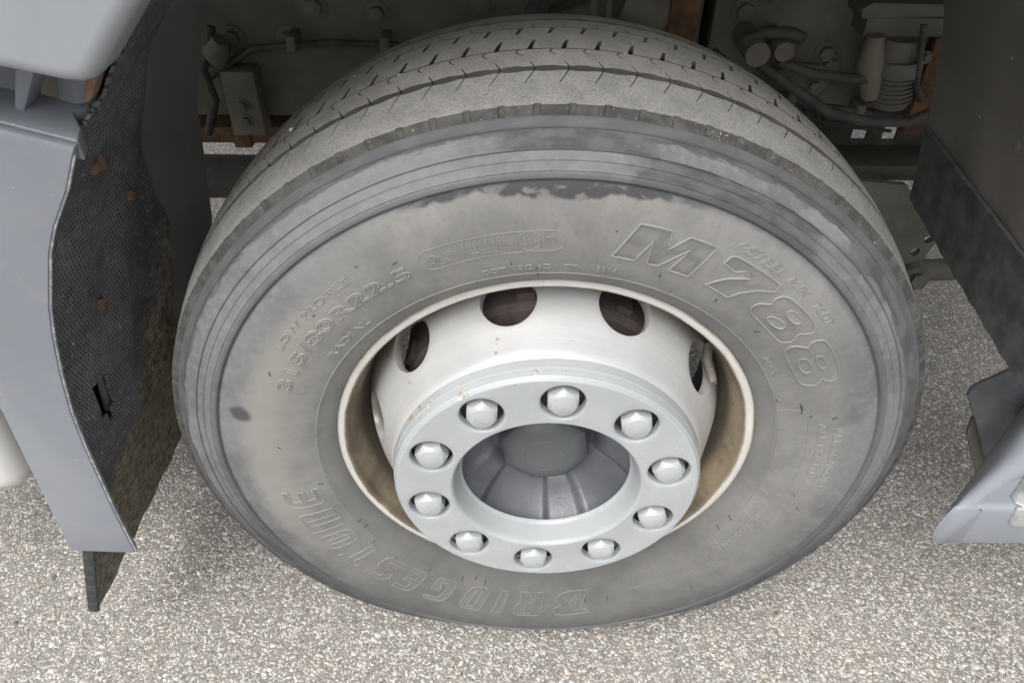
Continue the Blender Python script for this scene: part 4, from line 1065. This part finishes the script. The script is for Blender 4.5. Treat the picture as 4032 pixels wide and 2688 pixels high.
# lugs, hoses and an air valve in front of the tyre
mb = MB().tube([(.347, .50, .889), (.347, .60, .889)], .020, 16).tube([(.396, .52, .887), (.396, .61, .887)], .016, 16); mb.build('pipe_clamp', 'chassis_paint', truck, smooth=40)
MB().tube([(.33, .54, .90), (.36, .53, .915), (.40, .53, .915), (.43, .55, .90)], .010, 10).build('hose', 'hose_rubber', truck, smooth=60)
MB().tube([(.36, .52, .865), (.43, .50, .828), (.487, .50, .793), (.567, .50, .776), (.627, .50, .776), (.70, .52, .80)], .0085, 10).build('hose', 'hose_rubber', truck, smooth=60)
MB().tube([(.40, .55, .86), (.46, .545, .842), (.53, .54, .835), (.56, .54, .835)], [.007, .009, .009, .008], 12).build('hose', 'chassis_dark', truck, smooth=60)
mb = MB().box((.535, .56, .90), (.665, .62, .93)).tube([(.60, .56, .90), (.60, .56, .865)], .034, 20).tube([(.605, .555, .868), (.607, .555, .842)], .040, 20).tube([(.608, .555, .842), (.612, .555, .785)], .032, 20)
for k in range(6): mb.tube([(.610+.0004*k, .555, .838-.008*k), (.6104+.0004*k, .555, .834-.008*k)], .0355, 20)
mb.build('air_valve', 'bracket_paint', truck, smooth=40, bevel=0, label='greenish grey air valve with ribbed bellows')
MB().tube([(.552, .55, .905), (.556, .55, .86), (.575, .55, .80)], [.014, .024, .016], 14).build('valve_body', 'chassis_paint', truck, smooth=50)
MB().box((.52, .80, .50), (.684, .81, .690)).box((.714, .80, .50), (.750, .81, .70)).box((.778, .80, .50), (.95, .81, .72)).box((.68, .8005, .50), (.78, .8095, .600)).box((.68, .8005, .638), (.78, .8095, .70)).build('cross_member', 'chassis_dark', truck, bevel=.006)
MB().box((.52, .70, .565), (.95, .797, .590)).build('cross_lip', 'chassis_dark', truck, bevel=.006)
# cables clipped along the rail, and small fittings
MB().tube([(-.60, .60, .80), (-.50, .585, .862), (-.36, .59, .872), (-.2, .585, .868), (-.05, .59, .90), (.1, .585, .965)], .006, 8).build('cable', 'hose_rubber', truck, smooth=60)
MB().tube([(-.62, .598, .70), (-.585, .58, .77), (-.588, .57, .83), (-.56, .58, .90)], .008, 8).build('cable', 'hose_rubber', truck, smooth=60)
MB().tube([(.30, .60, .86), (.38, .59, .80), (.50, .59, .765), (.64, .58, .755), (.75, .60, .79)], .007, 8).build('cable', 'hose_rubber', truck, smooth=60)
MB().tube([(.615, .53, .93), (.62, .52, .885), (.635, .525, .83), (.66, .54, .80)], .006, 8).build('cable', 'hose_rubber', truck, smooth=60)
for x, z in ((-.43, .872), (-.27, .871), (.45, .781), (.58, .759)):
    MB().box((x-.008, .575, z-.014), (x+.008, .62, z+.014)).build('cable_clip', 'chassis_paint', truck, bevel=.003)
MB().prism([(.52, .93), (.68, .935), (.685, .955), (.53, .957), (.515, .945)], 'y', .55, .62).build('valve_cap', 'bracket_paint', truck, bevel=.004)
for x, z in ((.566, .83), (.634, .795), (.645, .87)):
    mb = MB(); hexbolt(mb, (x, .548, z), (0, -1, 0), .008, .009, 1.4); mb.build('valve_bolt', 'chassis_paint', truck, smooth=30)
MB().box((.655, .55, .73), (.70, .58, .90)).build('valve_bracket', 'rusty_iron', truck, bevel=.004)
for k in range(5):
    MB().tube([(.44+.012*k, .612, .78+.004*k), (.46+.02*k, .606, .745-.006*k), (.54+.03*k, .603, .728-.004*k)], .0035, 6).build('cable', 'hose_rubber', truck, smooth=60)
MB().prism([(.40, .79), (.50, .775), (.52, .80), (.50, .835), (.43, .84)], 'y', .600, .612).build('mount_plate', 'chassis_paint', truck, bevel=.004)
for x, z in ((.425, .81), (.49, .80)):
    mb = MB(); hexbolt(mb, (x, .599, z), (0, -1, 0), .009, .01, 1.5); mb.build('mount_bolt', 'chassis_paint', truck, smooth=30)
# gusset plate with two holes, big bolt and tie rod
def plate_with_holes(poly, holes, y0, y1):
    def ring(c, r, n=18): return [(c[0]+r*math.cos(2*math.pi*k/n), c[1]+r*math.sin(2*math.pi*k/n)) for k in range(n)]
    hs_ = [ring(c, r) for c, r in holes]; loops = [poly]+hs_
    flat_ = [p for L in loops for p in L]; tr = geometry.tessellate_polygon([[Vector((x, z, 0)) for x, z in L] for L in loops])
    n = len(flat_); mb = MB(); V = [(x, y0, z) for x, z in flat_]+[(x, y1, z) for x, z in flat_]
    F = [tuple(t) for t in tr]+[tuple(i+n for i in t[::-1]) for t in tr]; b = 0
    for L in loops:
        m = len(L); F += [(b+i, b+(i+1) % m, n+b+(i+1) % m, n+b+i) for i in range(m)]; b += m
    return mb.add(V, F)
plate_with_holes([(.45, .66), (.69, .635), (.73, .60), (.793, .523), (.780, .470), (.745, .425), (.68, .40), (.45, .42)], [((.774, .517), .0095), ((.757, .487), .0095)], .535, .549).build('gusset_plate', 'bracket_paint', truck, smooth=30, label='olive grey gusset plate with two round holes')
mb = MB(); mb.tube([(.767, .545, .438), (.767, .515, .438)], .026, 20); hexbolt(mb, (.767, .514, .436), (0, -1, .25), .017, .02, 1.25, turn=.4); mb.build('tie_rod_bolt', 'bracket_paint', truck, smooth=30)
MB().tube([(.775, .545, .436), (1.05, .56, .436)], .023, 16).build('tie_rod', 'bracket_paint', truck, smooth=50)

# ================================================================== ground
me = bpy.data.meshes.new('pavement'); s_ = 60
me.from_pydata([(-s_, -s_, 0), (s_, -s_, 0), (s_, s_, 0), (-s_, s_, 0)], [], [(0, 1, 2, 3)])
pav = link('pavement', me, 'asphalt'); pav['kind'] = 'structure'; pav['label'] = 'grey asphalt with exposed light stone chips'; pav['category'] = 'pavement'
PAL = np.array([(.74, .725, .685), (.67, .65, .61), (.60, .58, .54), (.53, .51, .475), (.46, .44, .41), (.38, .365, .34), (.30, .288, .27), (.54, .45, .375), (.48, .375, .30), (.60, .52, .42), (.19, .185, .178), (.45, .41, .37)])
PW = np.array([.16, .16, .15, .13, .11, .08, .07, .04, .028, .05, .035, .045]); PW /= PW.sum()
def chips(xy, size, hgt):
    """angular stone chips: 7-sided flat top with a bevelled skirt"""
    n = len(xy); K = 7
    ang = (np.arange(K)*2*np.pi/K)[None, :]+nr.uniform(-.3, .3, (n, K))+nr.uniform(0, 6.28, (n, 1))
    rad = size[:, None]*nr.uniform(.72, 1.15, (n, K)); asp = nr.uniform(.5, 1., (n, 1)); rot = nr.uniform(0, 6.28, (n, 1))
    ux = rad*np.cos(ang); uy = rad*np.sin(ang)*asp
    x = ux*np.cos(rot)-uy*np.sin(rot); y = ux*np.sin(rot)+uy*np.cos(rot)
    tx, ty = nr.normal(0, .09, (n, 1)), nr.normal(0, .09, (n, 1))
    V = np.empty((n, 2*K, 3))
    V[:, :K, 0] = xy[:, :1]+x; V[:, :K, 1] = xy[:, 1:]+y; V[:, :K, 2] = -.0012
    f = nr.uniform(.68, .88, (n, K))
    V[:, K:, 0] = xy[:, :1]+x*f; V[:, K:, 1] = xy[:, 1:]+y*f; V[:, K:, 2] = np.maximum(hgt[:, None]+x*tx+y*ty+nr.normal(0, .00025, (n, K)), .0002)
    col = PAL[nr.choice(len(PAL), n, p=PW)]*nr.uniform(.75, 1.05, (n, 1))
    return V, col
def chip_mesh(name, V, col):
    n, K2, _ = V.shape; K = K2//2
    quads = np.array([(i, (i+1) % K, K+(i+1) % K, K+i) for i in range(K)]); base = (np.arange(n)*K2)
    q = (quads[None]+base[:, None, None]).reshape(-1); top = (np.arange(K, K2)[None]+base[:, None]).reshape(-1)
    me = bpy.data.meshes.new(name); me.vertices.add(n*K2); me.vertices.foreach_set('co', V.reshape(-1))
    nl = n*K*4+n*K; me.loops.add(nl); me.loops.foreach_set('vertex_index', np.r_[q, top].astype(np.int32))
    me.polygons.add(n*K+n); me.polygons.foreach_set('loop_start', np.r_[np.arange(n*K)*4, n*K*4+np.arange(n)*K].astype(np.int32))
    me.update(calc_edges=True)
    ca = me.attributes.new('tint', 'FLOAT_COLOR', 'POINT'); ca.data.foreach_set('color', np.repeat(np.c_[np.clip(col, 0, .9), np.ones(n)], K2, axis=0).reshape(-1).astype(np.float32))
    return me
def scatter(x0, x1, y0, y1, dens, lo, hi, keep=None, power=2.2):
    n = int((x1-x0)*(y1-y0)*dens); xy = np.c_[nr.uniform(x0, x1, n), nr.uniform(y0, y1, n)]
    if keep is not None: xy = xy[keep(xy)]
    sz = lo+(hi-lo)*nr.power(1/power, len(xy)); return xy, sz
vis = lambda p: (np.abs(p[:, 0]+.05) < 1.5+.66*np.maximum(p[:, 1]+.2, 0)) & ~((np.abs(p[:, 0]) < .30) & (p[:, 1] > .06) & (p[:, 1] < .6))
parts = []
for (a, b, c, d, dn, lo, hi, *pw) in ((-1.6, 1.7, -.60, .35, 42000, .0015, .0047, 1.5), (-1.6, 1.7, -.60, .35, 40000, .0008, .0019), (-1.8, 2.0, .35, 1.0, 24000, .0020, .0052), (-2.2, 2.3, 1.0, 2.8, 9000, .0028, .0060)):
    xy, sz = scatter(a, b, c, d, dn, lo, hi, vis, *pw); parts.append((xy, sz))
big_xy, big_sz = scatter(-1.0, 1.0, -.25, .42, 800, .0052, .0090, vis, power=3)
order = np.argsort(-(big_sz/(1.2+.8*big_xy[:, 1]))); sel = order[:300]; rest = order[300:]
xy = np.concatenate([p[0] for p in parts]+[big_xy[rest]]); sz = np.concatenate([p[1] for p in parts]+[big_sz[rest]])
V, colr = chips(xy, sz, .0002+sz*nr.uniform(.03, .18, len(sz)))
st = link('stone_chips', chip_mesh('stone_chips', V, colr), 'stone', pav); st['kind'] = 'stuff'
lib = []
V, colr = chips(np.zeros((40, 2)), np.ones(40)*.0065, .0006+.0065*nr.uniform(.10, .26, 40))
for k in range(40): m_ = chip_mesh('stone', V[k:k+1], colr[k:k+1]); m_.materials.append(M['stone']); lib.append(m_)
for i, k in enumerate(sel):
    o = bpy.data.objects.new('stone', lib[i % 40]); COL.objects.link(o); o.parent = pav
    f = big_sz[k]/.0065; o.location = (big_xy[k, 0], big_xy[k, 1], .0003); o.scale = (f, f, 1); o.rotation_euler = (0, 0, nr.uniform(0, 6.28))

# ================================================================== white pebbles caught in the tread
def pebble(a, y, size, lab, lift=-.0028):
    size *= .72
    b = bmesh.new(); bmesh.ops.create_icosphere(b, subdivisions=2, radius=1)
    sx, sy, sz2 = rnd.uniform(.8, 1.2), rnd.uniform(.7, 1), rnd.uniform(.55, .8)
    for v in b.verts: v.co = Vector((v.co.x*sx, v.co.y*sy, v.co.z*sz2))*(size*rnd.uniform(.82, 1.12))
    me = bpy.data.meshes.new('pebble'); b.to_mesh(me); b.free()
    o = link('pebble', me, 'pebble_white'); r = float(rtread(y))+lift
    o.location = (r*math.sin(R(a)), y, ZC+r*math.cos(R(a))); o.rotation_euler = (0, R(a), rnd.uniform(0, 3)); o['label'] = lab; o['category'] = 'pebble'; o['group'] = 'white pebbles caught in the tyre tread'
pebble(8.78, .1363, .0042, 'small white pebble in a tread notch just right of the crown')
pebble(7.95, .1085, .0062, 'largest white pebble, in the tread groove just right of the crown')
pebble(-36.3, .1161, .0070, 'long white pebble low on the rear side of the tread')
pebble(-42.1, .1192, .0045, 'white pebble lowest on the rear side of the tread')
pebble(-27.2, .1700, .0058, 'white pebble in the far groove on the rear side of the tread')
pebble(-20.1, .1615, .0042, 'small round white pebble high in the far tread notches')
pebble(-19.7, .1060, .0055, 'flat white pebble in the near centre groove left of the crown')
